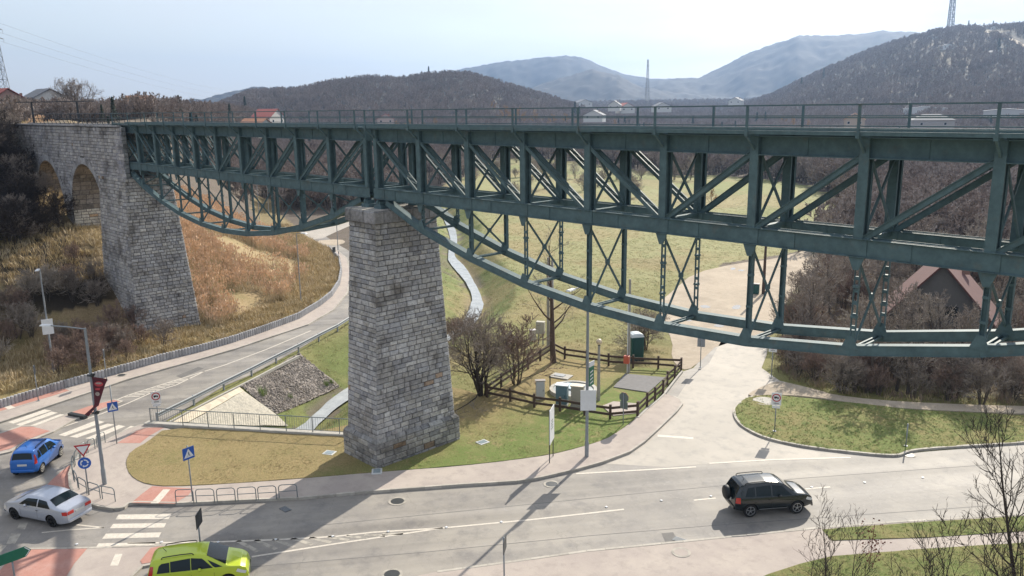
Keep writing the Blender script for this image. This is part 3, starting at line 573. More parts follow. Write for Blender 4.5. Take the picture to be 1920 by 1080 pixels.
for cx, r, zs in ARCH:                       # jambs and soffit
    for s_ in (-1, 1):
        x = cx+s_*r
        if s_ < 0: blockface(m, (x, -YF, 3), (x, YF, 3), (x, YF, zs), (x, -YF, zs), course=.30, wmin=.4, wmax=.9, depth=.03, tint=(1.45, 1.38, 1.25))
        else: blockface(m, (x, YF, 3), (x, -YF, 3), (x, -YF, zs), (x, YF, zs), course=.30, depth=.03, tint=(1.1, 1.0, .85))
    for i in range(30):
        a0 = math.pi*i/30; a1 = math.pi*(i+1)/30
        p0 = (cx-r*math.cos(a0), zs+r*math.sin(a0)); p1 = (cx-r*math.cos(a1), zs+r*math.sin(a1))
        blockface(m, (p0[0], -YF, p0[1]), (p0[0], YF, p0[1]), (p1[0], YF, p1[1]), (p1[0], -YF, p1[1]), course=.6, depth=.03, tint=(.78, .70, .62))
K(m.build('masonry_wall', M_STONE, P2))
for cx, r, zs in ARCH:
    m = MB()
    for i in range(31):
        a0 = math.pi*i/31+.006; a1 = math.pi*(i+1)/31-.006; ro = r+.62
        for sy in (-1, 1):
            y0 = sy*YF; y1 = sy*(YF+.05); q = random.choice(STONES[:5]); v = random.uniform(.85, 1.15)
            c4 = [(cx-r_*math.cos(a), y, zs+r_*math.sin(a)) for y in (y0, y1) for r_, a in ((r-.02, a0), (ro, a0), (ro, a1), (r-.02, a1))]
            fs = [(4, 5, 6, 7), (0, 1, 5, 4), (1, 2, 6, 5), (2, 3, 7, 6), (3, 0, 4, 7)]
            m.add(c4, fs if sy > 0 else [f[::-1] for f in fs], tuple(q[j]*v*(.95, .97, 1.05)[j] for j in range(3)))
    K(m.build('arch_ring', M_STONE, P2))
m = MB()
for i in range(44): m.box((-38.6-i*.98, -YF-.03, 19.33), (.96, .34, .16), col=(.30, .30, .31)); m.box((-39.9-i*.98, YF+.03, 19.33), (.96, .34, .16), col=(.30, .30, .31))
K(m.build('coping', M_STONE, P2, bevel=.015))
m = MB()
frustum(m, -44.6, -36.34, -2.95, 2.95, -.5, -44.6, -37.78, -2.02, 2.02, 14.7); K(m.build('pier_core', M_MORTAR, P2))
m = MB(); pier_faces(m, -44.63, -36.3, -2.98, 2.98, -.3, -44.62, -37.74, -2.06, 2.06, 14.72, course=.30, wmin=.32, wmax=.72, depth=.05, dark=lambda c: wst(c)*1.02, tint=(1.04, 1.04, 1.07))
blockface(m, (-41.4, -2.06, 14.74), (-37.74, -2.06, 14.74), (-37.74, 2.06, 14.74), (-41.4, 2.06, 14.74), course=1.2); K(m.build('end_pier', M_STONE, P2))
m = MB(); m.box((-38.8, -1.66, 17.0), (1.7, .42, 4.5)); K(m.build('cheek_core', M_MORTAR, P2))
m = MB()
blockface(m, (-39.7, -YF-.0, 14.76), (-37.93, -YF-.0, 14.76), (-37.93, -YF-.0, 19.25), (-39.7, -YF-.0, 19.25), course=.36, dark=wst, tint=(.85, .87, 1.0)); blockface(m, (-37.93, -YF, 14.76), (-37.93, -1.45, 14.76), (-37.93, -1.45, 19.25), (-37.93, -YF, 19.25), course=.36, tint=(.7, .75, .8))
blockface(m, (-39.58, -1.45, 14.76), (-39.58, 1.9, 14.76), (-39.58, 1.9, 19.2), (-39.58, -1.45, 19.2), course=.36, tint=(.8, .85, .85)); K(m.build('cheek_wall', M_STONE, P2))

# ------------------------------------------------------------------ steel spans
PNL = 3.9; ARC = [0, 1.20, 2.24, 3.02, 3.48, 3.64, 3.48, 3.02, 2.24, 1.20, 0]; TY = 1.2; ZB = 15.55; ZBT = 16.2; ZTB = 18.75; ZT = 19.42
def ibeam(mb, a, b, w, h, t=.03, side=(0, 0, 1), web='v'):
    """H section between two points: two flanges apart by h along `side`, joined by a web"""
    a = Vector(a); b = Vector(b); d = (b-a).normalized(); s = Vector(side); s = (s-d*s.dot(d)).normalized()
    mb.bar(a+s*(h/2-t/2), b+s*(h/2-t/2), w, t, up=s); mb.bar(a-s*(h/2-t/2), b-s*(h/2-t/2), w, t, up=s); mb.bar(a, b, t, h-2*t-.002, up=s)
def span(x0, label, dark=False):
    R = empty('steel_truss_span', (x0, 0, 0), label=label, cat='bridge span', group='steel spans of the viaduct')
    X = [PNL*i for i in range(11)]; L = X[10]; B = lambda mb, nm, par=R, **k: mb.build(nm, M_GREEN, par, **k)
    for sy in (-1, 1):
        y = sy*TY
        m = MB(); ibeam(m, (-.1, y, (ZTB+ZT)/2), (L+.1, y, (ZTB+ZT)/2), .42, ZT-ZTB); 
        for i in range(11): m.box((i*L/10+1.9, y, (ZTB+ZT)/2), (.02, .08, ZT-ZTB-.1)) if i < 10 else None
        B(m, 'top_chord')
        m = MB(); zc = (ZB+ZBT)/2
        for yy in (-.17, .17): m.box((L/2, y+yy, zc), (L+.3, .025, ZBT-ZB)); m.box((L/2, y+yy*1.25, ZB+.03), (L+.3, .12, .022)); m.box((L/2, y+yy*1.25, ZBT-.03), (L+.3, .12, .022))
        m.box((L/2, y, ZB+.16), (L+.28, .31, .02))
        for i in range(11):
            m.box((X[i], y-.195, zc-.0), (.62, .03, ZBT-ZB-.12)); 
            m.box((X[i]+1.5, y-.195, zc), (.42, .028, ZBT-ZB-.12))
        B(m, 'bottom_chord')
        for i in range(11):
            m = MB(); w = .32 if 0 < i < 10 else .28
            for yy in (-.20, .20): m.box((X[i], y+yy, 17.45), (w, .028, 3.2))
            m.box((X[i], y, 17.45), (.03, .37, 3.16))
            for yy in (-.18, .18):
                for xx in (-w/2+.02, w/2-.02): m.box((X[i]+xx, y+yy*.86, 17.45), (.022, .09, 3.18))
            m.box((X[i], y, (ZTB+ZT)/2), (w-.02, .435, ZT-ZTB-.03)); 
            B(m, 'vertical_post')
        for i in range(10):
            a, b = ((X[i], ZTB+.15), (X[i+1], ZBT-.15)) if i < 5 else ((X[i+1], ZTB+.15), (X[i], ZBT-.15))
            m = MB()
            for yy in (-.15, .15):
                m.bar((a[0], y+yy, a[1]), (b[0], y+yy, b[1]), .03, .18); m.bar((a[0], y+yy*1.2, a[1]+.10), (b[0], y+yy*1.2, b[1]+.10), .07, .02)
            d = Vector((b[0]-a[0], 0, b[1]-a[1])); 
            for k in range(1, 9):
                p = Vector((a[0], y, a[1]))+d*k/9; q = Vector((a[0], y, a[1]))+d*(k+.8)/9
                if k < 8: m.bar(p+Vector((0, -.15, .1)), q+Vector((0, .15, .1)), .05, .012)
            B(m, 'diagonal_brace')
        # fish-belly lower chord
        pts = [(X[0]+.75, ZB-.12)]+[(X[i], ZB-ARC[i]-.17) for i in range(1, 10)]+[(X[10]-.75, ZB-.12)]
        m = MB()
        for (xa, za), (xb, zb_) in zip(pts[:-1], pts[1:]):
            for yy in (-.15, .15): m.bar((xa, y+yy, za), (xb, y+yy, zb_), .025, .34)
            m.bar((xa, y, za+.165), (xb, y, zb_+.165), .38, .022); m.bar((xa, y, za-.165), (xb, y, zb_-.165), .38, .022)
        B(m, 'arched_chord')
        for i in range(1, 10):
            m = MB(); z0 = ZB-ARC[i]-.1; 
            if i % 2: 
                for a_ in (-.08, .08): m.bar((X[i]+a_, y, z0), (X[i]+a_, y, ZB), .10, .02, up=(1, 0, 0))
                k_ = z0+.3
                while k_ < ZB-.4: m.box((X[i], y, k_), (.16, .08, .12)); k_ += .42
            else: ibeam(m, (X[i], y, z0), (X[i], y, ZB), .17, .17, .02, side=(1, 0, 0))
            for zz in (z0+.22*1, z0+(ZB-z0)*.35, z0+(ZB-z0)*.68): m.box((X[i], y, zz), (.19, .18, .09))
            m.add([(X[i]-.26, y-.2, ZB), (X[i]+.26, y-.2, ZB), (X[i]+.09, y-.2, ZB-.42), (X[i]-.09, y-.2, ZB-.42), (X[i]-.26, y-.17, ZB), (X[i]+.26, y-.17, ZB), (X[i]+.09, y-.17, ZB-.42), (X[i]-.09, y-.17, ZB-.42)], [(0, 3, 2, 1), (4, 5, 6, 7), (0, 4, 7, 3), (1, 2, 6, 5), (3, 7, 6, 2)])
            m.add([(X[i]-.10, y-.185, z0+.45), (X[i]+.10, y-.185, z0+.45), (X[i]+.24, y-.185, z0), (X[i]-.24, y-.185, z0), (X[i]-.10, y-.165, z0+.45), (X[i]+.10, y-.165, z0+.45), (X[i]+.30, y-.165, z0), (X[i]-.30, y-.165, z0)], [(0, 3, 2, 1), (4, 5, 6, 7), (0, 4, 7, 3), (1, 2, 6, 5)])
            B(m, 'hanger')
    for i in range(11):
        zt = ZB-ARC[i]-.05
        if 0 < i < 10:
            m = MB(); m.bar((X[i], -TY, ZB-.1), (X[i], TY, zt+.1), .09, .05, up=(1, 0, 0)); m.bar((X[i]+.06, TY, ZB-.1), (X[i]+.06, -TY, zt+.1), .09, .05, up=(1, 0, 0)); m.box((X[i]+.03, 0, (ZB+zt)/2), (.1, .22, .22)); B(m, 'sway_brace')
            m = MB()
            for a_ in (-.09, .09): m.box((X[i]+a_, 0, zt-.12), (.07, 2*TY-.3, .07))
            m.box((X[i], 0, zt-.17), (.2, 2*TY-.3, .02)); B(m, 'bottom_strut')
        m = MB(); m.bar((X[i]+.02, -TY+.15, ZBT), (X[i]+.02, TY-.15, ZTB), .1, .06, up=(1, 0, 0)); m.bar((X[i]+.09, TY-.15, ZBT), (X[i]+.09, -TY+.15, ZTB), .1, .06, up=(1, 0, 0)); B(m, 'sway_brace')
        m = MB(); m.box((X[i], 0, ZBT-.12), (.22, 2*TY-.36, .16)); B(m, 'floor_beam'); m = MB(); m.box((X[i], 0, ZTB+.22), (.16, 2*TY-.44, .42)); B(m, 'cross_beam')
        for sy in (-1, 1):
            m = MB(); m.bar((X[i], sy*(TY+.2), 18.95), (X[i], sy*1.93, 19.44), .08, .09); m.box((X[i], sy*1.6, 19.455), (.12, .72, .07)); B(m, 'deck_bracket')
    m = MB(); m.box((L/2, 0, 19.515), (L+.5, 2.5, .035)); 
    for sy in (-1, 1): m.box((L/2, sy*1.95, 19.555), (L+.5, .05, .13)); m.box((L/2, sy*.72, 19.60), (L+.5, .16, .13)); m.box((L/2, sy*1.62, 19.53), (L+.5, .30, .03))
    B(m, 'deck')
    for sy in (-1, 1):
        y = sy*1.985; nm = MB(); nm.bar((-.1, y, 20.45), (L+.12, y, 20.45), .06, .045); nm.build('handrail', M_GREEN, R)
        nm = MB(); nm.bar((-.1, y, 20.05), (L+.12, y, 20.05), .035, .04); nm.build('mid_rail', M_GREEN, R)
        nm = MB(); nm.bar((-.1, y, 19.69), (L+.12, y, 19.69), .03, .04); nm.build('toe_rail', M_GREEN, R)
        for i in range(11): nm = MB(); nm.box((X[i], y, 19.97), (.085, .06, .95)); nm.box((X[i], y+sy*.035, 19.5), (.13, .02, .2)); nm.build('railing_post', M_GREEN, R)
    return R
SR = span(.51, 'long green steel lattice truss span with curved belly, right of the stone pier')
SL = span(-39.51, 'shorter looking green steel truss span between the stone pier and the arched stone viaduct')
# railings on the stone viaduct and the old gantry
R = empty('viaduct_railing', (-38.6, -1.75, 19.4), label='dark iron railing with curved posts on top of the arched stone wall', cat='railing')
for i in range(19):
    x = -i*1.45; m = MB(); m.tube([(x+.0, .12, 0), (x-.06, .04, .25), (x-.22, -.04, .5), (x-.26, -.06, 1.05)], .035, 5); m.build('railing_post', M_DARKSTEEL, R)
m = MB(); m.tube([(0, -.06, 1.05), (-26.5, -.06, 1.05)], .035, 5); m.build('handrail', M_DARKSTEEL, R)
m = MB(); m.tube([(0, -.05, .6), (-26.5, -.05, .6)], .02, 5); m.build('mid_rail', M_DARKSTEEL, R)
R = empty('viaduct_railing', (-38.6, 1.75, 19.4), label='plain iron railing along the far edge of the stone viaduct top', cat='railing')
for i in range(19):
    m = MB(); m.tube([(-i*1.45, 0, 0), (-i*1.45, 0, 1.05)], .03, 5); m.build('railing_post', M_DARKSTEEL, R)
m = MB(); m.tube([(0, 0, 1.05), (-26.5, 0, 1.05)], .03, 5); m.build('handrail', M_DARKSTEEL, R)
a = Vector(at(48, 197, 118)); b = Vector(at(147, 201, 112)); z = 21.6
R = empty('overhead_gantry', (-66.2, -1.6, 19.5), label='dark steel gantry frame with a row of short spikes above the stone wall', cat='gantry')
m = MB(); m.bar((0, 0, 0), (0, 0, 2.35), .16, .16); m.add([(-.1, -.5, 0), (.1, -.5, 0), (0.05, 0, .9), (-.05, 0, .9)], [(0, 1, 2, 3)]); m.build('post', M_DARKSTEEL, R)
m = MB(); m.bar((7.2, 2.6, 0), (7.2, 2.6, 2.2), .16, .16); m.build('post', M_DARKSTEEL, R)
m = MB(); m.bar((-2.6, -.9, 2.3), (9.8, 3.5, 2.25), .09, .09)
for k in range(10): t = .05+k*.1; x = -2.6+12.4*t; y = -.9+4.4*t; m.tube([(x, y, 2.3), (x-.12, y-.1, 2.72)], .025, 4)
m.build('crossbar', M_DARKSTEEL, R)
# ------------------------------------------------------------------ street things
def facecam(p, off=0.0): return math.atan2(CP[1]-p[1], CP[0]-p[0])+math.pi/2+math.radians(off)
def text_mesh(name, s, size, m, parent, loc, rz=0, ry=0, depth=.003):
    c = bpy.data.curves.new(name, 'FONT'); c.body = s; c.size = size; c.align_x = 'CENTER'; c.align_y = 'CENTER'; c.extrude = depth; c.resolution_u = 3
    t = bpy.data.objects.new(name+'_tmp', c); COL.objects.link(t); dg = bpy.context.evaluated_depsgraph_get(); me = bpy.data.meshes.new_from_object(t.evaluated_get(dg)); bpy.data.objects.remove(t)
    M = Matrix.Rotation(math.pi/2, 4, 'X'); me.transform(M); me.materials.clear(); me.materials.append(m); me.name = name
    o = bpy.data.objects.new(name, me); COL.objects.link(o); o.parent = parent; o.location = loc; return o
def ring(mb, r0, r1, z, x=0, y=0, n=28, t=.004, a0=0, a1=2*math.pi):
    """annulus in the local XZ plane facing -Y, slightly thick"""
    full = abs(a1-a0-2*math.pi) < 1e-6; vs = []; k = n if full else n+1
    for i in range(k):
        a = a0+(a1-a0)*i/n
        for r in (r0, r1): vs.append((x+r*math.cos(a), y, z+r*math.sin(a)))
    fs = []
    for i in range(n): j = (i+1) % k; fs.append((2*i, 2*j, 2*j+1, 2*i+1))
    mb.add(vs, fs)
def disc(mb, r, z, x=0, y=0, n=28): mb.add([(x+r*math.cos(2*math.pi*i/n), y, z+r*math.sin(2*math.pi*i/n)) for i in range(n)], [tuple(range(n-1, -1, -1))])
def plate(mb, pts, y, t=.02):
    """extruded polygon in the XZ plane (x,z), front at y"""
    n = len(pts); a = sum(pts[i][0]*pts[(i+1) % n][1]-pts[(i+1) % n][0]*pts[i][1] for i in range(n)); 
    if a < 0: pts = pts[::-1]
    mb.add([(x, y, z) for x, z in pts]+[(x, y+t, z) for x, z in pts], [tuple(range(n)), tuple(range(2*n-1, n-1, -1))]+[(i, n+i, n+(i+1) % n, (i+1) % n) for i in range(n)])
def flat(mb, pts, y): 
    n = len(pts); a = sum(pts[i][0]*pts[(i+1) % n][1]-pts[(i+1) % n][0]*pts[i][1] for i in range(n))
    if a < 0: pts = pts[::-1]
    mb.add([(x, y, z) for x, z in pts], [tuple(range(n))])
def sq(x, z, w, h): return [(x-w/2, z-h/2), (x+w/2, z-h/2), (x+w/2, z+h/2), (x-w/2, z+h/2)]
def signpost(base, h, label, off=0, r=.035, name='traffic_sign', cat='traffic sign', z0=.1, group=None, zb=0):
    x, y = G(*base, zb); t = empty(name, (x, y, zb+z0), facecam((x, y), off), label=label, cat=cat, group=group)
    m = MB(); m.tube([(0, .05, -.05), (0, .05, h)], r, 8); m.build('post', M_METAL, t, smooth=True); m = MB(); m.box((0, .05, .02), (.2, .2, .04)); m.build('base_plate', M_METAL, t)
    return t
def crossing_sign(t, z, s=.6):
    m = MB(); plate(m, sq(0, z, s, s), -.012); o = m.build('sign_panel', M_SIGNBLUE, t)
    m = MB(); k = s*.42; flat(m, [(-k, z-k*.8), (k, z-k*.8), (0, z+k*.95)], -.016); w = m.build('white_triangle', M_WHITE, o); w.location = (0, 0, 0)
    m = MB(); u = s*.10
    flat(m, [(-u*.25, z+u*1.2), (u*.25, z+u*1.2), (u*.3, z+u*.6), (-u*.3, z+u*.6)], -.019); flat(m, [(-u*.4, z+u*.5), (u*.4, z+u*.5), (u*.5, z-u*.8), (-u*.3, z-u*.8)], -.019)
    flat(m, [(-u*.3, z-u*.8), (0, z-u*.8), (-u*.9, z-u*2.6), (-u*1.3, z-u*2.6)], -.019); flat(m, [(u*.1, z-u*.8), (u*.5, z-u*.8), (u*1.3, z-u*2.6), (u*.9, z-u*2.6)], -.019)
    m.build('pedestrian_symbol', M_SIGNBLACK, o)
def ring_sign(t, z, glyph, sub=None, w=.6, h=.82):
    m = MB(); plate(m, sq(0, z, w, h), -.012); o = m.build('sign_panel', M_WHITE, t)
    m = MB(); ring(m, .20, .265, z+.08, y=-.017); m.build('red_ring', M_SIGNRED, o)
    if glyph == 'truck':
        m = MB(); flat(m, [(-.14, z+.04), (.04, z+.04), (.04, z+.16), (-.14, z+.16)], -.017); flat(m, [(.05, z+.04), (.14, z+.04), (.14, z+.10), (.10, z+.14), (.05, z+.14)], -.017); disc(m, .03, z+.03, -.08, -.018, 10); disc(m, .03, z+.03, .09, -.018, 10); m.build('lorry_symbol', M_SIGNBLACK, o)
    else: text_mesh('speed_number', glyph, .25, M_SIGNBLACK, o, (0, -.018, z+.08))
    text_mesh('zone_text', 'zóna', .16, M_SIGNBLACK, o, (0, -.018, z-.28))
    if sub: m = MB(); plate(m, sq(0, z-h/2-.12, w*.8, .18), -.012); m.build('supplementary_plate', M_WHITE, t)
t = signpost((167, 933), 2.95, 'red bordered give way triangle above a round blue roundabout sign, inside the curved barriers', off=-12)
m = MB(); plate(m, [(0, 2.28), (.42, 2.98), (-.42, 2.98)], -.012); o = m.build('give_way_panel', M_SIGNRED, t); m = MB(); flat(m, [(0, 2.42), (.30, 2.90), (-.30, 2.90)], -.016); m.build('white_field', M_WHITE, o)
m = MB(); m.lathe([(0, -.012), (.33, -.012), (.33, .012), (0, .012)], (0, 0, 1.92), 28, 'Y'); o = m.build('roundabout_panel', M_SIGNBLUE, t)
m = MB()
for k in range(3):
    a = k*2*math.pi/3+.3; ring(m, .15, .21, 1.92, y=-.016, n=8, a0=a, a1=a+1.35); c = [(math.cos(a)*rr, 1.92+math.sin(a)*rr) for rr in (.11, .25)]; tip = (math.cos(a-.5)*.18, 1.92+math.sin(a-.5)*.18); flat(m, [c[0], c[1], tip], -.017)
m.build('arrow_symbol', M_WHITE, o)
t = signpost((220, 836), 3.9, 'blue pedestrian crossing sign beside the lamp post with the banner', off=8); crossing_sign(t, 2.5)
t = signpost((363, 944), 3.2, 'blue pedestrian crossing sign standing alone in front of the round lawn', off=30); crossing_sign(t, 2.78, .66)
t = signpost((298, 797), 2.3, 'white no lorries zone sign at the left end of the bar railing', off=0); ring_sign(t, 1.85, 'truck', True)
t = signpost((1452, 812), 2.6, 'white no lorries zone sign on the right hand lawn', off=0); ring_sign(t, 2.2, 'truck', True)
t = signpost((1446, 709), 2.8, 'white thirty zone sign at the edge of the thicket', off=-4); ring_sign(t, 2.4, '30')
t = signpost((1169, 800), 2.2, 'grey back of an octagonal stop sign in front of the garden fence', off=150, z0=.1)
m = MB(); plate(m, [(.36*math.cos(math.pi/8+k*math.pi/4), 1.92+.36*math.sin(math.pi/8+k*math.pi/4)) for k in range(8)], -.012); o = m.build('stop_panel', M_SIGNRED, t); m = MB(); plate(m, [(.36*math.cos(math.pi/8+k*math.pi/4), 1.92+.36*math.sin(math.pi/8+k*math.pi/4)) for k in range(8)], .010, .004); m.build('panel_back', M_PAINTEDGREY, t)
m = MB(); plate(m, sq(0, 1.38, .56, .5), -.012); m.build('lower_panel', M_PAINTEDGREY, t)
t = signpost((1313, 691), 2.5, 'grey back of a square zone sign on the gravel shoulder', off=175); m = MB(); plate(m, sq(0, 2.1, .6, .8), -.012); m.build('sign_panel', M_WHITE, t); m = MB(); plate(m, sq(0, 2.1, .6, .8), .010, .004); m.build('panel_back', M_METAL, t)
def edge_sign(base, h, label, zp, w, hh, off=82, nm='traffic_sign', **k):
    t = signpost(base, h, label, off=off, **k); m = MB(); plate(m, sq(0, zp, w, hh), -.012, .024); m.build('sign_panel', M_DARKSTEEL, t); return t
edge_sign((74, 754), 2.7, 'thin post with its sign seen edge on beside the red paving strip', 2.35, .6, .6)
edge_sign((202, 716), 2.55, 'thin post with a narrow sign seen edge on, on the footway by the palisade', 2.2, .6, .6)
edge_sign((382, 1062), 2.6, 'dark sign seen edge on behind the yellow green car', 2.3, .8, .7, off=70)
edge_sign((948, 1112), 2.55, 'dark sign post seen edge on at the bottom edge of the picture', 2.2, .7, .6, off=80)
edge_sign((628, 500), 2.6, 'sign on a thin post seen edge on at the bend of the valley road', 2.2, .7, .7, off=55)
edge_sign((637, 506), 2.4, 'bare thin marker post at the bend of the valley road', 2.2, .1, .3, off=55)
t = signpost((30, 1094), 1.15, 'green arrow shaped direction board at the bottom left corner', off=14, name='direction_sign', r=.04, z0=.09)
m = MB(); plate(m, [(-1.6, 1.0), (.55, 1.0), (.78, 1.25), (.55, 1.5), (-1.6, 1.5)], -.03, .03); o = m.build('arrow_board', mat('sign_green', (.01, .14, .08), .4, var=.08), t); m = MB(); flat(m, [(.50, 1.03), (.55, 1.03), (.74, 1.25), (.55, 1.47), (.50, 1.47), (.69, 1.25)], -.034); m.build('white_edge', M_WHITE, o)
# tall hoarding seen nearly edge on
x, y = G(1035, 866); t = empty('advertising_board', (x, y, .1), facecam((x, y), 78), label='tall white board on two thin posts seen nearly edge on at the lawn corner', cat='board')
for xx in (-.5, .5): m = MB(); m.tube([(xx, .04, 0), (xx, .04, 3.3)], .03, 6); m.build('post', M_DARKSTEEL, t)
m = MB(); plate(m, sq(0, 2.25, 1.2, 2.1), -.012, .03); o = m.build('board_panel', M_WHITE, t); m = MB(); [flat(m, sq(0, 2.05+k*.16, .5-.1*(k % 2), .07), -.016) for k in range(4)]; m.build('printed_lines', M_PAINTEDGREY, o)
# lamps
def lamp(base, h, arm, label, off=0, r=.075, group='street lamps', head=True, armlen=1.5, z0=.1, lean=0):
    x, y = G(*base); t = empty('street_lamp', (x, y, z0), arm, label=label, cat='street lamp', group=group)
    m = MB(); m.tube([(0, 0, 0), (0, 0, .9), (0, 0, 1.0), (lean, 0, h)], [r*1.25, r*1.25, r, r*.72], 10); m.build('pole', M_METAL, t, smooth=True, auto=40)
    m = MB(); m.tube([(lean, 0, h-.05), (lean+armlen*.5, 0, h+.02), (lean+armlen, 0, h+.04)], .035, 6); m.build('arm', M_METAL, t)
    if head: m = MB(); m.add([(lean+armlen-.1, -.11, h), (lean+armlen+.55, -.15, h+.02), (lean+armlen+.6, 0, h+.02), (lean+armlen+.55, .15, h+.02), (lean+armlen-.1, .11, h), (lean+armlen-.1, -.09, h+.09), (lean+armlen+.5, -.1, h+.09), (lean+armlen+.5, .1, h+.09), (lean+armlen-.1, .09, h+.09)], [(0, 4, 3, 2, 1), (5, 6, 7, 8), (0, 1, 6, 5), (1, 2, 6), (2, 7, 6), (2, 3, 7), (3, 4, 8, 7), (4, 0, 5, 8)]); m.build('lamp_head', M_WHITE, t)
    return t
b = G(197, 912); lb = lamp((197, 912), 9.1, math.radians(-146), 'grey lamp post with a dark red banner beside the roundabout', armlen=2.2, r=.10)
m = MB()
for zz in (4.3, 6.45): m.tube([(-.15, 0, zz), (-.05, 0, zz)], .11, 8); m.box((-.0, 0, zz), (.3, .3, .06))
m.build('bracket', M_DARKSTEEL, lb)
# wind twisted banner
M_BAN = mat('banner_cloth', (.10, .012, .022), .7, var=.25, scale=3, col2=(.03, .008, .012), c2lo=.5, c2hi=.6, c2scale=1.5)
m = MB(); vs = []; fs = []; N = 14
u = Vector((CR[0], CR[1], 0)).normalized(); Rz = Matrix.Rotation(math.radians(146), 3, 'Z'); u = Rz@u; w_ = Rz@Vector((-CF[0], -CF[1], 0)).normalized()
for i in range(N+1):
    f = i/N; z = 6.35-f*2.15; wd = .80*(1-f)**.9+.05 if f < .72 else .07+.22*(f-.72)/.28; cx = .56-f*.50 if f < .72 else .20-.62*(f-.72)/.28; a = f*1.9
    for s_ in (-.5, .5): q = u*(cx+s_*wd*1.0)+w_*(.18+s_*wd*math.sin(a)*.5); vs.append((q.x, q.y, z+s_*(.14 if f < .1 else .05)*-1))
    if i: fs.append((2*i-2, 2*i-1, 2*i+1, 2*i))
m.add(vs, fs); bn = m.build('banner', M_BAN, lb, smooth=True)
M_BANR = mat('banner_print_red', (.45, .05, .06), .7, var=.3, scale=9); M_BANW = mat('banner_print_pale', (.35, .28, .25), .7, var=.4, scale=9)
def onban(pts, mm, nm, lift=.02):
    q = MB(); vs = [];
    for (a_, zz) in pts: v = u*a_+w_*(.18+lift+.04); vs.append((v.x, v.y, zz))
    q.add(vs, [tuple(range(len(vs)))]); q.build(nm, mm, bn)
onban([(.50+.24*math.cos(k*.52), 6.02+.15*math.sin(k*.52)) for k in range(12)], M_BANR, 'round_emblem'); onban([(.50+.18*math.cos(k*.52), 6.06+.055*math.sin(k*.52)) for k in range(12)], M_BANW, 'emblem_band', .026)
onban([(.30, 5.78), (.56, 5.80), (.50, 5.66), (.26, 5.68)], M_BANR, 'red_band'); onban([(.36+.13*math.cos(k*.9), 5.45+.12*math.sin(k*.9)) for k in range(7)], M_BANW, 'pale_mark')
la = lamp((103, 712), 8.5, math.radians(-25), 'tall street lamp with a white board, in front of the brushy bank', armlen=.5, group='street lamps', z0=.4)
m = MB(); plate(m, sq(0, 3.95, .78, 1.2), -.13, .03); o = m.build('board_panel', M_WHITE, la); o.rotation_euler = (0, 0, facecam(G(103, 712))-math.radians(-25))
m = MB(); m.box((0, -.085, 3.95), (.1, .12, 1.3)); o = m.build('board_bracket', M_METAL, la); o.rotation_euler = (0, 0, facecam(G(103, 712))-math.radians(-25)+math.pi)
lc = lamp((1100, 860), 10.5, math.radians(-80), 'tall lamp post carrying a blank white poster and a small green route sign', r=.10, armlen=1.6)
rf = facecam(G(1100, 860))-math.radians(-80)
m = MB(); plate(m, sq(.05, 3.62, .92, 1.25), -.16, .03); o = m.build('poster_panel', M_WHITE, lc); o.rotation_euler = (0, 0, rf+math.pi*0+.12)
m = MB(); plate(m, sq(.30, 5.0, .55, 1.15), -.12, .03); o2 = m.build('route_sign', mat('sign_green', (.01, .14, .08), .4), lc); o2.rotation_euler = (0, 0, rf+1.05)
m = MB()
for k in range(4): flat(m, [(.12, 4.55+k*.22), (.46, 4.62+k*.22), (.46, 4.70+k*.22), (.12, 4.63+k*.22)], -.124)
o3 = m.build('white_stripes', M_WHITE, o2)
m = MB(); plate(m, sq(.32, 5.75, .6, .28), -.12, .03); o2 = m.build('name_plate', M_WHITE, lc); o2.rotation_euler = (0, 0, rf+1.05)
lamp((565, 574), 7.8, math.radians(20), 'slim street lamp at the foot of the reed slope', armlen=.8, r=.06)
lamp((634, 470), 8.0, math.radians(200), 'slim far street lamp left of the pier top', armlen=.8, r=.06)
for q, (bx, by) in enumerate(((622, 398), (487, 418), (505, 410))): lamp((bx, by), 8.0, math.radians(40), 'distant slim street lamp along the winding valley road', armlen=.8, r=.06, group='distant lamps on the valley road')
x, y = G(1122, 753); t = empty('garden_lamp', (x, y, .1), label='short lamp post with a pale round globe inside the fenced garden', cat='lamp')
m = MB(); m.tube([(0, 0, 0), (0, 0, 4.1)], [.13, .085], 10); m.build('pole', M_POLEWOOD, t, smooth=True, auto=40); m = MB(); m.lathe([(.22*math.sin(a*math.pi/10), -.22*math.cos(a*math.pi/10)) for a in range(11)], (0, 0, 4.32), 16); m.build('globe', mat('globe_glass', (.62, .50, .36), .3), t, smooth=True); m = MB(); m.tube([(0, 0, 4.05), (0, 0, 4.16)], .09, 10); m.build('collar', M_DARKSTEEL, t)
# utility poles
def upole(base, h, label, r=.12, mats=M_POLEWOOD, cross=False, group=None, z0=0):
    x, y = G(*base); t = empty('utility_pole', (x, y, z0), label=label, cat='utility pole', group=group); m = MB(); m.tube([(0, 0, -.2), (0, 0, h)], [r*1.2, r*.75], 8); m.build('pole', mats, t, smooth=True, auto=40)
    if cross: m = MB(); m.bar((-.7, .2, h-.4), (.7, -.2, h-.4), .08, .08); [m.tube([(k, -.28*k, h-.38), (k, -.28*k, h-.2)], .04, 6) for k in (-.6, 0, .6)]; m.build('crossarm', M_METAL, t)
    return t
t = upole((1178, 701), 7.6, 'white concrete utility pole with an orange box beside the green portable toilet')
m = MB(); m.box((.05, -.3, 1.25), (.42, .34, .62), .35); m.build('orange_box', mat('orange_paint', (.55, .11, .06), .5), t, bevel=.03); m = MB(); m.tube([(0, -.16, 0), (0, -.16, 6.5)], .03, 5); m.build('conduit', M_WHITE, t)
t = upole((1028, 648), 7.9, 'double grey concrete pole with a transformer cabinet beside the tall bare tree', r=.13)
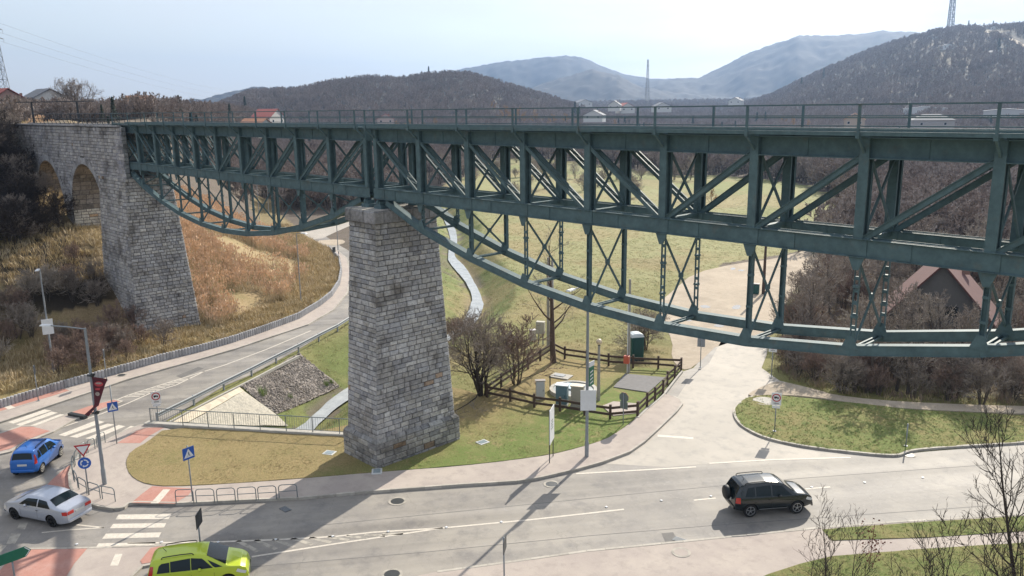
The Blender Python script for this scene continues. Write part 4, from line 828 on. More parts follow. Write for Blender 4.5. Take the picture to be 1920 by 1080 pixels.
m = MB(); m.tube([(.42, .1, -.2), (.42, .1, 7.7)], [.15, .1], 8); m.build('pole', M_POLEWOOD, t, smooth=True); m = MB(); [m.box((.21, .05, k), (.42, .1, .14)) for k in (1.2, 2.4, 3.6, 4.8, 6, 7.2)]; m.build('rung', M_POLEWOOD, t); m = MB(); m.box((-.75, -.2, 1.55), (.75, .5, 1.1), .5); m.build('transformer_cabinet', mat('cabinet_beige', (.42, .40, .34), .6), t, bevel=.02); m = MB(); m.bar((-.9, -.3, 0), (-.9, -.3, 1), .08, .08); m.bar((-.55, -.1, 0), (-.55, -.1, 1), .08, .08); m.build('cabinet_leg', M_METAL, t)
upole((1431, 551), 6.6, 'brown timber pole standing on the far gravel yard', mats=M_WOOD, r=.16)
# cabinets
def cabinet(base, w, d, h, col, label, off=0, roof=None, z0=.12):
    x, y = G(*base); t = empty('utility_cabinet', (x, y, z0), facecam((x, y), off), label=label, cat='cabinet')
    m = MB(); m.box((0, 0, .06), (w+.06, d+.06, .14)); m.build('plinth', M_CONC, t); m = MB(); m.box((0, 0, h/2+.12), (w, d, h)); o = m.build('housing', mat('cab_'+str(col), col, .5, var=.08), t, bevel=.015)
    m = MB(); m.box((0, 0, h+.15), (w+.12, d+.12, .06)); m.build('roof', mat('cabroof_'+str(roof or col), roof or col, .5, var=.08), t, bevel=.01); m = MB(); m.box((0, -d/2-.008, h/2+.12), (w-.1, .014, h-.12)); o = m.build('door', mat('cab_'+str(col), col, .5), t, bevel=.004); m = MB(); m.box((w*.32, -d/2-.025, h*.55), (.03, .02, .14)); m.build('handle', M_DARKSTEEL, o)
cabinet((1013, 751), .62, .3, 1.25, (.52, .54, .55), 'small pale grey cabinet left of the other two in the garden', 6, (.30, .27, .25))
cabinet((1054, 762), .80, .55, 1.35, (.12, .20, .24), 'blue grey cabinet with a white roof between the pale cabinet and the beige one', -14, (.62, .68, .72))
cabinet((1083, 764), .85, .5, 1.35, (.40, .37, .31), 'beige cabinet standing behind the white poster', -14, (.66, .58, .46))
cabinet((999, 640), .5, .4, .8, (.50, .46, .44), 'small pale box standing beside the double concrete pole', 20)
x, y = G(1075, 737); t = empty('well_ring', (x, y, .1), label='round concrete shaft with a pale metal lid behind the garden cabinets', cat='manhole')
m = MB(); m.lathe([(1.75, 0), (1.75, .28), (1.5, .28), (1.5, 0)], n=32); m.build('rim', M_CONC, t); m = MB(); m.lathe([(1.52, .20), (0, .24)], n=32); m.build('cover', mat('lid_grey', (.30, .33, .34), .6), t)
m = MB(); m.box((-.2, .2, .30), (1.5, 1.2, .06), .3); m.build('lid', mat('pale_lid', (.45, .55, .60), .4), t)
for xx, yy in ((-1.5, -.9), (1.35, -.8), (1.55, -.3)): m = MB(); m.tube([(xx, yy, 0), (xx, yy, 1.1)], .045, 6); m.build('bollard', M_DARKSTEEL, t)
x, y = G(1052, 709); t = empty('shaft_cover', (x, y, .1), .3, label='flat concrete cover lying in the grass behind the round shaft', cat='manhole'); m = MB(); m.box((0, 0, .04), (1.6, 1.1, .12)); m.build('slab', M_CONC, t, bevel=.02); m = MB(); m.box((-.1, 0, .12), (.8, .5, .05)); m.build('hatch', M_METAL, t)
# portable toilet
x, y = G(1191, 674); t = empty('portable_toilet', (x, y, 0), facecam((x, y), 22), label='dark green portable toilet with a pale grey roof', cat='portable toilet')
mg = mat('toilet_green', (.008, .075, .068), .45, var=.1); m = MB(); m.box((0, 0, 1.03), (1.08, 1.08, 2.0)); m.build('cabin', mg, t, bevel=.05)
m = MB(); m.add([(-.56, -.56, 2.03), (.56, -.56, 2.03), (.56, .56, 2.03), (-.56, .56, 2.03), (-.45, -.5, 2.25), (.45, -.5, 2.25), (.45, .5, 2.25), (-.45, .5, 2.25), (-.2, -.4, 2.33), (.2, -.4, 2.33), (.2, .4, 2.33), (-.2, .4, 2.33)], [(0, 1, 5, 4), (1, 2, 6, 5), (2, 3, 7, 6), (3, 0, 4, 7), (4, 5, 9, 8), (5, 6, 10, 9), (6, 7, 11, 10), (7, 4, 8, 11), (8, 9, 10, 11)]); m.build('roof', mat('pale_plastic', (.55, .60, .62), .5), t)
m = MB(); m.box((0, -.555, 1.05), (.78, .03, 1.85)); o = m.build('door', mat('toilet_green_dark', (.006, .055, .055), .45), t, bevel=.01); m = MB(); m.box((.3, -.58, 1.05), (.05, .03, .2)); m.build('handle', M_DARKSTEEL, o); m = MB(); m.box((0, 0, .06), (1.12, 1.12, .12)); m.build('skid', M_DARKSTEEL, t)
x, y = G(1417, 551); t = empty('litter_bin', (x, y, 0), .4, label='dark green waste bin beside the timber pole on the gravel yard', cat='bin'); m = MB(); m.box((0, 0, .55), (.7, .6, 1.0)); m.build('bin_body', mg, t, bevel=.04); m = MB(); m.box((0, 0, 1.12), (.76, .66, .12)); m.build('lid', M_DARKSTEEL, t, bevel=.03)
# hoop barriers
def hoop(pa, pb, label, group, h=.78, z0=.13):
    a = Vector(G(*pa)); b = Vector(G(*pb)); c = (a+b)/2; L = max(.5, (b-a).length); t = empty('hoop_barrier', (c.x, c.y, z0), math.atan2(b.y-a.y, b.x-a.x), label=label, cat='barrier', group=group)
    P = [(-L/2, 0, 0), (-L/2, 0, h-.15), (-L/2+.04, 0, h-.05), (-L/2+.14, 0, h), (L/2-.14, 0, h), (L/2-.04, 0, h-.05), (L/2, 0, h-.15), (L/2, 0, 0)]
    m = MB(); m.tube(P, .026, 6); m.build('hoop', M_PAINTEDGREY, t, smooth=True, auto=50); m = MB(); m.tube([(-L/2, 0, h*.52), (L/2, 0, h*.52)], .02, 6); m.build('crossbar', M_PAINTEDGREY, t)
for a, b in (((331, 948), (364, 947)), ((369, 947), (403, 946)), ((408, 946), (442, 944)), ((447, 944), (481, 942)), ((485, 942), (519, 940)), ((524, 939), (558, 937))): hoop(a, b, 'grey steel hoop barrier in the straight row of six in front of the lawn', 'six hoop barriers along the straight kerb')
for a, b in (((193, 940), (217, 945)), ((168, 932), (189, 939)), ((149, 922), (164, 931)), ((141, 908), (147, 919)), ((137, 893), (139, 905)), ((140, 880), (137, 890)), ((150, 864), (142, 877)), ((163, 854), (152, 862)), ((179, 846), (166, 853)), ((198, 834), (183, 843))): hoop(a, b, 'grey steel hoop barrier following the rounded kerb at the roundabout', 'hoop barriers round the curved kerb')
# palisade edge wall
m = MB(); WL = [Vector(p) for p in wall_line]; r_ = random.Random(5)
for a, b in zip(WL[:-1], WL[1:]):
    d = b-a; L_ = d.length; n = max(1, int(L_/.26)); u_ = d/L_
    for i in range(n):
        p = a+d*((i+.5)/n); h = .72+r_.uniform(-.012, .012); v = r_.uniform(.8, 1.12); m.tube([(p.x, p.y, -.1), (p.x, p.y, h-.02), (p.x, p.y, h)], [.125, .125, .10], 8, col=(v, v, v))
    m.bar((a.x, a.y, .3), (b.x, b.y, .3), .08, .6)
tag(m.build('palisade_wall', mat('palisade_concrete', (.36, .36, .37), .85, var=.25, scale=3, attr=True)), 'low grey wall of upright round concrete palisades along the bank foot', 'retaining wall')
# guard rail
t = empty('guard_rail', (*G(420, 731), 0), label='galvanised guard rail on short posts along the stream side of the road', cat='guard rail'); O_ = Vector((*G(420, 731), 0))
GR = [(296, 794), (364, 760), (420, 731), (472, 705), (518, 681), (560, 660), (598, 640), (633, 622), (662, 603), (684, 585), (700, 560), (708, 535)]
GP = []
Q = [Vector(G(*p)) for p in GR]
for a, b in zip(Q[:-1], Q[1:]):
    n = 1 if (b-a).length < 5.5 else 2
    for k in range(n): GP.append(a.lerp(b, k/n))
GP.append(Q[-1])
for p in GP: m = MB(); m.box((p.x-O_.x, p.y-O_.y, .38), (.12, .10, .8), .6); m.build('post', M_METAL, t)
m = MB(); prof = [(-.0, .46), (.05, .50), (.05, .56), (0, .60), (0, .64), (.05, .68), (.05, .74), (0, .78)]; vs = []
for i, p in enumerate(GP):
    d = (GP[min(i+1, len(GP)-1)]-GP[max(i-1, 0)]).normalized(); nn = Vector((d.y, -d.x))
    for o_, z_ in prof: q = p+nn*(o_+.08)-Vector((O_.x, O_.y)); vs.append((q.x, q.y, z_))
k = len(prof); m.add(vs, [(i*k+j, (i+1)*k+j, (i+1)*k+j+1, i*k+j+1) for i in range(len(GP)-1) for j in range(k-1)]); m.build('rail', M_METAL, t, smooth=True)
ck = [Vector(G(*p)) for p in [(300, 803), (364, 769), (420, 740), (472, 714), (518, 690), (560, 669)]]
m = MB()
for a, b in zip(ck[:-1], ck[1:]): m.bar((a.x, a.y, .02), (b.x, b.y, .02), .16, .22)
tag(m.build('edge_beam', M_CONC), 'pale concrete edge beam under the guard rail', 'kerb beam')
# bar railing with its concrete headwall
BP = [(283, 792), (343.5, 799), (391, 801), (439, 803), (488, 805.5), (537, 808), (586.5, 810), (637, 813), (662, 814)]; Q = [Vector(G(*p, .30)) for p in BP]
t = empty('headwall', (Q[0].x, Q[0].y, 0), label='long concrete headwall beam above the stream culvert', cat='headwall'); m = MB(); A = Q[0]-(Q[-1]-Q[0]).normalized()*.4; B_ = Q[-1]; o0 = Q[0]
dn = (B_-A).normalized(); nn = Vector((-dn.y, dn.x)); m.bar((A.x-o0.x+nn.x*.05, A.y-o0.y+nn.y*.05, .12), (B_.x-o0.x+nn.x*.05, B_.y-o0.y+nn.y*.05, .12), .55, .36); m.build('coping_beam', M_CONC, t, bevel=.02)
m = MB(); m.bar((A.x-o0.x+nn.x*.12, A.y-o0.y+nn.y*.12, -1.3), (B_.x-o0.x+nn.x*.12, B_.y-o0.y+nn.y*.12, -1.3), .3, 2.5); m.build('face_wall', M_CONC, t)
t = empty('bar_railing', (Q[0].x, Q[0].y, .30), label='grey steel railing of thin upright bars on the concrete headwall beside the round lawn', cat='railing')
for p in Q: m = MB(); m.tube([(p.x-o0.x, p.y-o0.y, 0), (p.x-o0.x, p.y-o0.y, 1.0)], .03, 6); m.build('post', M_PAINTEDGREY, t)
m = MB(); m.tube([(Q[0].x-o0.x, Q[0].y-o0.y, 1.0), (Q[-1].x-o0.x, Q[-1].y-o0.y, 1.0)], .028, 6); m.build('handrail', M_PAINTEDGREY, t)
m = MB(); m.tube([(Q[0].x-o0.x, Q[0].y-o0.y, .12), (Q[-1].x-o0.x, Q[-1].y-o0.y, .12)], .02, 5)
n = int((Q[-1]-Q[0]).length/.16)
for i in range(n): p = Q[0].lerp(Q[-1], (i+.5)/n)-o0; m.tube([(p.x, p.y, .12), (p.x, p.y, .98)], .010, 4, cap=False)
m.build('baluster_panel', M_PAINTEDGREY, t)
# brown post and rail garden fence, one run per side
def wfence(P, label, ends=True):
    Q = [Vector(G(*p)) for p in P]; o0 = Q[0]; t = empty('wooden_fence', (o0.x, o0.y, .05), label=label, cat='fence', group='wooden fence runs round the garden')
    for p in Q: m = MB(); m.box((p.x-o0.x, p.y-o0.y, .55), (.14, .14, 1.15), .4, M=Matrix.Rotation(.4+random.uniform(-.1, .1), 3, 'Z')@Matrix.Rotation(random.uniform(-.03, .03), 3, 'X')); m.build('post', M_WOOD, t)
    for zz in (.45, .88):
        for a, b in zip(Q[:-1], Q[1:]): m = MB(); m.bar((a.x-o0.x, a.y-o0.y, zz+random.uniform(-.03, .03)), (b.x-o0.x, b.y-o0.y, zz+random.uniform(-.04, .04)), .05, .17); m.build('rail', M_WOOD, t)
wfence([(1036, 664), (1059, 675), (1100, 682), (1141, 688.5), (1187, 692), (1234, 694), (1277, 697)], 'brown wooden fence run at the back of the garden in front of the toilet')
wfence([(1277, 698), (1265, 712), (1251, 724), (1243, 741), (1228, 755), (1213, 766), (1196, 783)], 'brown wooden fence run on the roadside end of the garden')
wfence([(1195, 784), (1144, 790), (1096, 783), (1050, 775), (1002, 768), (957, 757), (914, 749)], 'brown wooden fence run nearest the road in front of the cabinets')
wfence([(913, 748), (940, 728), (965, 710), (990, 694), (1013, 679), (1035, 665)], 'brown wooden fence run half hidden by the shrub on the pier side')
m = MB(); Q = GL([(1196, 787), (1213, 770), (1229, 758), (1244, 744), (1266, 715), (1279, 699)])
for a, b in zip(Q[:-1], Q[1:]): m.bar((*a, .08), (*b, .08), .14, .2)
tag(m.build('fence_footing', M_CONC), 'pale concrete footing strip under the roadside wooden fence', 'kerb beam')
# covers on the ground
def cover(base, r, label, z=.006, col=M_DARKSTEEL, sqr=False, rim=True):
    x, y = G(*base); t = empty('manhole_cover', (x, y, z), random.random(), label=label, cat='manhole cover')
    m = MB(); 
    if sqr: m.box((0, 0, .004), (r*2, r*1.2, .008))
    else: m.lathe([(r, 0), (r, .010), (0, .012)], n=20)
    m.build('lid', col, t)
    m = MB()
    if sqr: [m.box((0, -r*.5+k*r*.2, .012), (r*1.8, .03, .012)) for k in range(6)]
    else: m.lathe([(r*1.0, .012), (r*1.35, .012), (r*1.35, 0)], n=20)
    m.build('rim', M_PAINTW if not sqr else M_METAL, t)
cover((745, 940), .36, 'round manhole cover on the road near the pier side kerb'); cover((735, 1077), .36, 'round manhole cover at the bottom edge left of centre'); cover((1277, 1040), .33, 'round manhole cover on the pavement below the black car', .115, M_PAVE)
cover((228, 706), .3, 'brownish manhole cover on the far footway', .115); cover((1034, 908), .33, 'round manhole cover under the shadow of the lamp post'); cover((1434, 755), .62, 'flat round concrete cover on the right lawn', .125, M_CONC); cover((1704, 853), .3, 'small cover by the kink in the right kerb')
cover((535, 955), .32, 'slotted drain grate at the kerb right of the hoop barriers', .006, sqr=True); cover((1275, 1013), .35, 'slotted drain grate at the kerb below the black car', .006, sqr=True)
for q, (bx, by, l) in enumerate(((618, 854, 'pale square ground floodlight box in the lawn left of the pier'), (905, 834, 'pale square ground floodlight box in the lawn right of the pier'), (707, 889, 'ground floodlight box at the corner of the pier shadow'))):
    x, y = G(bx, by); t = empty('ground_floodlight', (x, y, .12), .5+q, label=l, cat='floodlight'); m = MB(); m.box((0, 0, .03), (.7, .6, .1)); m.build('frame', mat('pale_lid2', (.55, .56, .55), .5), t, bevel=.02); m = MB(); m.box((0, 0, .085), (.5, .4, .02)); m.build('glass', mat('lamp_glass', (.25, .30, .32), .15), t)
k = 0
for bx, by in ((144, 1021), (303, 1017), (409, 1017), (517, 1012), (624, 1006), (728, 997), (837, 989), (940, 979), (1137, 951), (1240, 939), (1333, 931), (1522, 914), (1621, 905), (1730, 896)):
    x, y = G(bx, by); t = MB(); t.box((0, 0, .02), (.12, .12, .03)); t.box((0, 0, .038), (.07, .07, .014)); o = t.build('road_stud', M_WHITE, bevel=.005); o.location = (x, y, .004); tag(o, 'small white raised stud on the road centre line', 'road stud', 'road studs along the centre line')
m = MB(); a = G(131, 780); b = G(161, 786); m.bar((*a, .13), (*b, .13), .3, .24); tag(m.build('kerb_stop', M_DARKSTEEL), 'short black kerb block at the tip of the red crossing island', 'kerb block')
x, y = G(1698, 838); t = signpost((1698, 840), 1.45, 'short bare stake leaning at the edge of the right lawn', r=.04, name='marker_post', cat='post')
# ------------------------------------------------------------------ cars
M_GLASS = mat('car_window', (.008, .016, .02), .06, var=.05, spec=.3)
M_TYRE = mat('tyre_rubber', (.012, .012, .013), .85, var=.1)
M_RIM = mat('alloy_rim', (.45, .46, .48), .3, .8, var=.05)
M_TRIM = mat('black_trim', (.012, .013, .015), .55, var=.1)
M_TAIL = mat('tail_lamp_red', (.50, .02, .015), .2, var=.05, coat=.6)
M_HEADL = mat('head_lamp_glass', (.62, .62, .60), .12, var=.05, coat=.8)
M_AMBER = mat('amber_lamp', (.7, .22, .02), .2, var=.05)
M_PLATEW = mat('number_plate', (.6, .6, .58), .5, var=.03)
def paint(nm, col, met=.0, rough=.35): return mat(nm, col, rough, met, var=.03, coat=.6, scale=2)
def car(name_label, loc, heading, prof, L, Wd, belt, wb, rear_over, wr, pm, zb=.24, side=None, wind=None, rearw=None, cat='car', tumble=.34, bumper=None, rails=False, spare=False, rimmat=None, lights='hatch', plate_txt=None, sillbar=False, z0=.006, arch=None, stripe=None):
    """heading = world angle of the car's nose; local +X forward, origin at ground centre"""
    T = empty('parked_car' if False else 'car', (loc[0], loc[1], z0), heading, label=name_label, cat=cat)
    px_ = [p[0] for p in prof]; pz = [p[1] for p in prof]; X0 = -L/2
    ztop = lambda x: float(np.interp(x, px_, pz)); bl_ = lambda x: float(np.interp(x, [p[0] for p in belt], [p[1] for p in belt]))
    def hw(x):
        e = .55; f = 1.0
        if x < e: f -= .17*((e-x)/e)**2.2
        if x > L-.95: f -= .26*((x-L+.95)/.95)**2.1
        return Wd/2*f
    def sec(x):
        h = hw(x); zt = ztop(x); b = min(bl_(x), zt-.035); g = max(0, zt-b-.06); yr = max(.3, h*.955-.02-tumble*g)
        zbx = zb+.10*max(0, 1-x/.5)+.06*max(0, 1-(L-x)/.5); zbx = min(zbx, b-.2)
        P = [(h*.72, zbx), (h*.93, zbx+.02), (h*.975, zbx+.10), (h*.995, zbx+(b-zbx)*.38), (h, zbx+(b-zbx)*.58), (h*.985, b-.10), (h*.955, b), (h*.955-.005-tumble*g*.45, b+(zt-b)*.48), (yr, zt-min(.055, (zt-b)*.3)), (yr-.035, zt-.016), (yr-.10, zt), (yr*.5, zt+.018), (0, zt+.024)]
        return P
    xs = sorted(set([round(v, 3) for v in list(np.linspace(0, L, 74))+[p[0] for p in prof]])); n = len(sec(1)); V = []; F = []
    for x in xs:
        s = sec(x)
        for y, z in s: V.append((X0+x, -y, z))
        for y, z in s[::-1][1:]: V.append((X0+x, y, z))
    k = 2*n-1
    for i in range(len(xs)-1):
        for j in range(k-1): F.append((i*k+j, i*k+j+1, (i+1)*k+j+1, (i+1)*k+j))
        F.append((i*k+k-1, i*k, (i+1)*k, (i+1)*k+k-1))
    F.append(tuple(range(k-1, -1, -1))); F.append(tuple((len(xs)-1)*k+j for j in range(k)))
    me = bpy.data.meshes.new('body'); me.from_pydata(V, [], F); me.materials.append(pm); me.materials.append(M_TRIM); me.update()
    bm = bmesh.new(); bm.from_mesh(me); bmesh.ops.recalc_face_normals(bm, faces=bm.faces); bm.to_mesh(me); bm.free()
    ob = bpy.data.objects.new('body', me); COL.objects.link(ob)
    wx = [X0+rear_over, X0+rear_over+wb]; cut = MB()
    for w_ in wx:
        for s_ in (-1, 1):
            N = 22; c = [(w_+(wr+.055)*math.cos(2*math.pi*q/N), wr+.01+(wr+.055)*math.sin(2*math.pi*q/N)) for q in range(N)]; y0, y1 = s_*(Wd/2-.30), s_*(Wd/2+.25)
            if y0 > y1: y0, y1 = y1, y0
            cut.add([(x, y0, z) for x, z in c]+[(x, y1, z) for x, z in c], [tuple(range(N)), tuple(range(2*N-1, N-1, -1))]+[(q, N+q, N+(q+1) % N, (q+1) % N) for q in range(N)], mi=1)
    co = cut.build('cutter', [pm, M_TRIM]); bm = bmesh.new(); bm.from_mesh(co.data); bmesh.ops.recalc_face_normals(bm, faces=bm.faces); bm.to_mesh(co.data); bm.free()
    md = ob.modifiers.new('b', 'BOOLEAN'); md.operation = 'DIFFERENCE'; md.object = co; md.solver = 'EXACT'
    dg = bpy.context.evaluated_depsgraph_get(); dg.update(); nm_ = bpy.data.meshes.new_from_object(ob.evaluated_get(dg)); ob.modifiers.clear(); ob.data = nm_; nm_.name = 'body'; bpy.data.objects.remove(co)
    nm_.polygons.foreach_set('use_smooth', [True]*len(nm_.polygons)); nm_.set_sharp_from_angle(angle=math.radians(38)); ob.parent = T; ob.name = 'body'
    # surface point on the side (x from the tail, z) with outward offset
    def sidept(x, z, s_, off=.012):
        P = sec(x)
        for (ya, za), (yb, zb2) in zip(P[:-1], P[1:]):
            if za <= z <= zb2 and zb2 > za: t = (z-za)/(zb2-za); return (X0+x, s_*(ya+(yb-ya)*t+off), z)
        return (X0+x, s_*(P[8][0]+off), z)
    def sidepanel(nm, poly, m_, off=.012, parent=T, sides=(-1, 1), st=.10):
        os_ = []
        for s_ in sides:
            q = MB(); x0, x1 = min(p[0] for p in poly), max(p[0] for p in poly); N = max(3, int((x1-x0)/st)); rows = []
            for i in range(N+1):
                x = x0+(x1-x0)*(i/N); x = min(max(x, x0+1e-4), x1-1e-4); zs = []
                for a in range(len(poly)):
                    p, r = poly[a], poly[(a+1) % len(poly)]
                    if (p[0]-x)*(r[0]-x) < 0: zs.append(p[1]+(r[1]-p[1])*(x-p[0])/(r[0]-p[0]))
                if len(zs) < 2: continue
                a_, b_ = min(zs), max(zs); rows.append([sidept(x, a_+(b_-a_)*t, s_, off) for t in (0, .33, .66, 1)])
            vs = [p for r in rows for p in r]; fs = [(i*4+j, (i+1)*4+j, (i+1)*4+j+1, i*4+j+1) if s_ < 0 else (i*4+j, i*4+j+1, (i+1)*4+j+1, (i+1)*4+j) for i in range(len(rows)-1) for j in range(3)]
            q.add(vs, fs); os_.append(q.build(nm, m_, parent, smooth=True))
        return os_
    def toppanel(nm, x0, x1, inset, m_, off=.012, w0=None, w1=None):
        q = MB(); vs = []; N = 8; K = 8
        for i in range(N+1):
            x = x0+(x1-x0)*i/N; P = sec(x); yr = P[8][0]-inset
            for j in range(K+1):
                y = -yr+2*yr*j/K; zt = ztop(x)+.024*(1-(y/yr)**2)-.004*(abs(y)/yr > .9)
                d = (ztop(x+.02)-ztop(x-.02))/.04; nn = Vector((-d, 0, 1)).normalized(); vs.append((X0+x+nn.x*off, y, zt+nn.z*off))
        fs = [(i*(K+1)+j, (i+1)*(K+1)+j, (i+1)*(K+1)+j+1, i*(K+1)+j+1) for i in range(N) for j in range(K)]
        q.add(vs, fs); return q.build(nm, m_, T, smooth=True)
    for poly in side or []: sidepanel('side_window', poly, M_GLASS)
    if wind: toppanel('windscreen', wind[0], wind[1], .04, M_GLASS)
    if rearw: toppanel('rear_window', rearw[0], rearw[1], .07, M_GLASS)
    for dx in stripe or []: sidepanel('door_seam', [(dx, zb+.16), (dx+.012, zb+.16), (dx+.012, bl_(dx)-.02), (dx, bl_(dx)-.02)], M_TRIM, .004, st=.005)
    # wheels
    for w_ in wx:
        for s_ in (-1, 1):
            m = MB(); yo = s_*(Wd/2-.015); yi = s_*(Wd/2-.22); m.lathe([(wr*.66, yo), (wr*.9, yo), (wr*.98, yo-s_*.02), (wr, yo-s_*.05), (wr, yi+s_*.03), (wr*.9, yi), (0.0, yi)], (w_, 0, wr), 28, 'Y'); wo = m.build('tyre', M_TYRE, T, smooth=True, auto=50)
            m = MB(); m.lathe([(wr*.68, yo+s_*.002), (wr*.63, yo-s_*.012), (wr*.60, yo-s_*.07), (0, yo-s_*.07)], (w_, 0, wr), 28, 'Y', mi=1); m.lathe([(wr*.69, yo+s_*.003), (wr*.61, yo+s_*.003), (wr*.60, yo-s_*.03)], (w_, 0, wr), 28, 'Y')
            for q in range(5):
                a = q*2*math.pi/5+.3; u_ = Vector((math.cos(a), 0, math.sin(a))); c = Vector((w_, yo-s_*.012, wr)); m.bar(c+u_*wr*.10, c+u_*wr*.63, .03, wr*.17, up=(0, 1, 0))
            m.lathe([(wr*.14, yo), (0, yo+s_*.006)], (w_, 0, wr), 12, 'Y'); m.build('rim', [rimmat or M_RIM, M_TRIM], wo)
    # lights, plates, handles, mirrors
    R0 = X0
    for s_ in (-1, 1):
        if lights == 'hatch': sidepanel('tail_lamp', [(.02, bl_(0)-.16), (.22, bl_(0)-.16), (.30, bl_(0)+.34), (.16, bl_(0)+.34)] if spare is False else [(.02, .78), (.26, .78), (.26, 1.08), (.05, 1.08)], M_TAIL, .014, sides=(s_,), st=.04)
        if lights == 'sedan':
            sidepanel('tail_lamp', [(.01, .74), (.26, .76), (.28, .92), (.01, .94)], M_TAIL, .014, sides=(s_,), st=.04)
            m = MB(); m.box((X0-.006, s_*(hw(0)-.20), .84), (.03, .36, .17)); m.build('tail_lamp', M_TAIL, T, bevel=.01)
        sidepanel('head_lamp', [(L-.50, bl_(L-.5)-.20), (L-.12, bl_(L)-.30), (L-.06, bl_(L)-.20), (L-.46, bl_(L-.5)-.05)], M_HEADL, .014, sides=(s_,), st=.04)
        m = MB(); mxp = wind[0] if wind else L*.6; P = sidept(mxp+(-.30 if wind[0] < wind[1] else .1), bl_(mxp)+.07, s_, .1); m.lathe([(.0, -.07), (.06, -.06), (.085, 0), (.07, .05), (0, .06)], (P[0], P[1]+s_*.02, P[2]), 10, 'X'); m.build('wing_mirror', pm, T, smooth=True)
    sidepanel('door_handle', [(L*.40, bl_(L*.4)-.16), (L*.40+.16, bl_(L*.4)-.15), (L*.40+.16, bl_(L*.4)-.12), (L*.40, bl_(L*.4)-.13)], M_TRIM if spare or lights == 'sedan' else pm, .02, st=.05)
    m = MB(); m.box((X0-.012, 0, .80 if lights == 'hatch' else .78), (.02, .52, .115)); pl = m.build('number_plate', M_PLATEW, T)
    m = MB(); m.box((X0+.03, 0, zb+.20), (.16, Wd*.80, .16)); m.build('rear_bumper', bumper or pm, T, bevel=.04); m = MB(); m.box((X0+L-.05, 0, zb+.16), (.14, Wd*.66, .13)); m.build('front_grille', M_TRIM, T, bevel=.03)
    if rails:
        for s_ in (-1, 1):
            a = .55 if spare else .62; b_ = rails; m = MB(); P = [(X0+a+(b_-a)*t, s_*(sec(a+(b_-a)*t)[8][0]-.03), ztop(a+(b_-a)*t)+(.0 if t in (0, 1) else .065)) for t in (0, .05, .3, .6, .95, 1)]; m.tube(P, .022, 6); m.build('roof_rail', M_TRIM, T, smooth=True)
    if spare:
        m = MB(); m.lathe([(0, -.15), (.30, -.15), (.35, -.11), (.36, 0), (.36, .05)], (X0-.10, .10, 1.02), 24, 'X'); m.build('spare_wheel_cover', M_TRIM, T, smooth=True)
        sidepanel('side_step', [(1.25, .40), (2.75, .40), (2.75, .44), (1.25, .44)], M_RIM, .03)
    toppanel('aerial_base', .45, .50, .60, M_TRIM, .02) if False else None
    m = MB(); m.tube([(X0+.75, .0, ztop(.75)+.02), (X0+.62, 0, ztop(.62)+.20)], .012, 5); m.build('aerial', M_TRIM, T)
    return T
def wheelpose(pr, pf, wb, rear_over, L, Wd, side):
    """ground position and heading from the photographed rear and front tyre contact points of one side (side=-1 right)"""
    a = Vector(G(*pr)); b = Vector(G(*pf)); d = (b-a).normalized(); n_ = Vector((-d.y, d.x)); mid = (a+b)/2; c = mid+d*((L/2)-(rear_over+wb/2))-n_*side*(Wd/2-.1)
    return (c.x, c.y), math.atan2(d.y, d.x)
# black off-roader
p, h = wheelpose((1405, 969), (1493, 962), 2.50, .80, 4.25, 1.75, -1)
car('black estate off-roader with a spare wheel on its tail driving right on the main road', p, h, [(0, .62), (.02, .98), (.08, 1.20), (.30, 1.58), (.42, 1.66), (.8, 1.71), (1.7, 1.73), (2.35, 1.68), (2.60, 1.60), (3.18, 1.16), (3.30, 1.11), (3.75, 1.03), (4.02, .93), (4.15, .80), (4.22, .58), (4.25, .45)], 4.25, 1.76, [(0, 1.06), (2, 1.04), (3.2, 1.02), (4.25, .92)], 2.50, .80, .35, paint('black_paint', (.006, .012, .015), rough=.22), zb=.32,
    side=[[(.50, 1.12), (1.02, 1.10), (1.02, 1.55), (.66, 1.52)], [(1.10, 1.10), (1.88, 1.08), (1.88, 1.59), (1.10, 1.56)], [(1.97, 1.08), (2.98, 1.06), (2.50, 1.52), (1.97, 1.59)]], wind=(2.62, 3.14), rearw=(.10, .28), rails=2.0, spare=True, stripe=[1.06, 1.93, 2.95], z0=.006)
# silver saloon
p, h = wheelpose((96, 987), (34, 974), 2.55, 1.02, 4.52, 1.77, 1)
car('silver four door saloon turning left into the roundabout', p, h, [(0, .60), (.01, .92), (.05, 1.02), (.55, 1.07), (.70, 1.10), (1.25, 1.37), (1.55, 1.43), (2.1, 1.455), (2.6, 1.43), (2.85, 1.38), (3.55, 1.02), (3.7, .97), (4.2, .84), (4.42, .70), (4.50, .50), (4.52, .40)], 4.52, 1.77, [(0, .93), (2, .94), (3.4, .92), (4.52, .74)], 2.55, 1.02, .32, paint('silver_paint', (.50, .53, .60), .5, .3), zb=.22,
    side=[[(1.02, .98), (1.86, .98), (1.86, 1.33), (1.35, 1.30)], [(1.94, .98), (3.12, .96), (2.65, 1.29), (1.94, 1.34)]], wind=(2.90, 3.48), rearw=(.74, 1.22), lights='sedan', rimmat=M_TRIM, stripe=[1.90, 3.05], z0=.006, tumble=.40)  # rims use the black trim so their colour carries the wheel shade
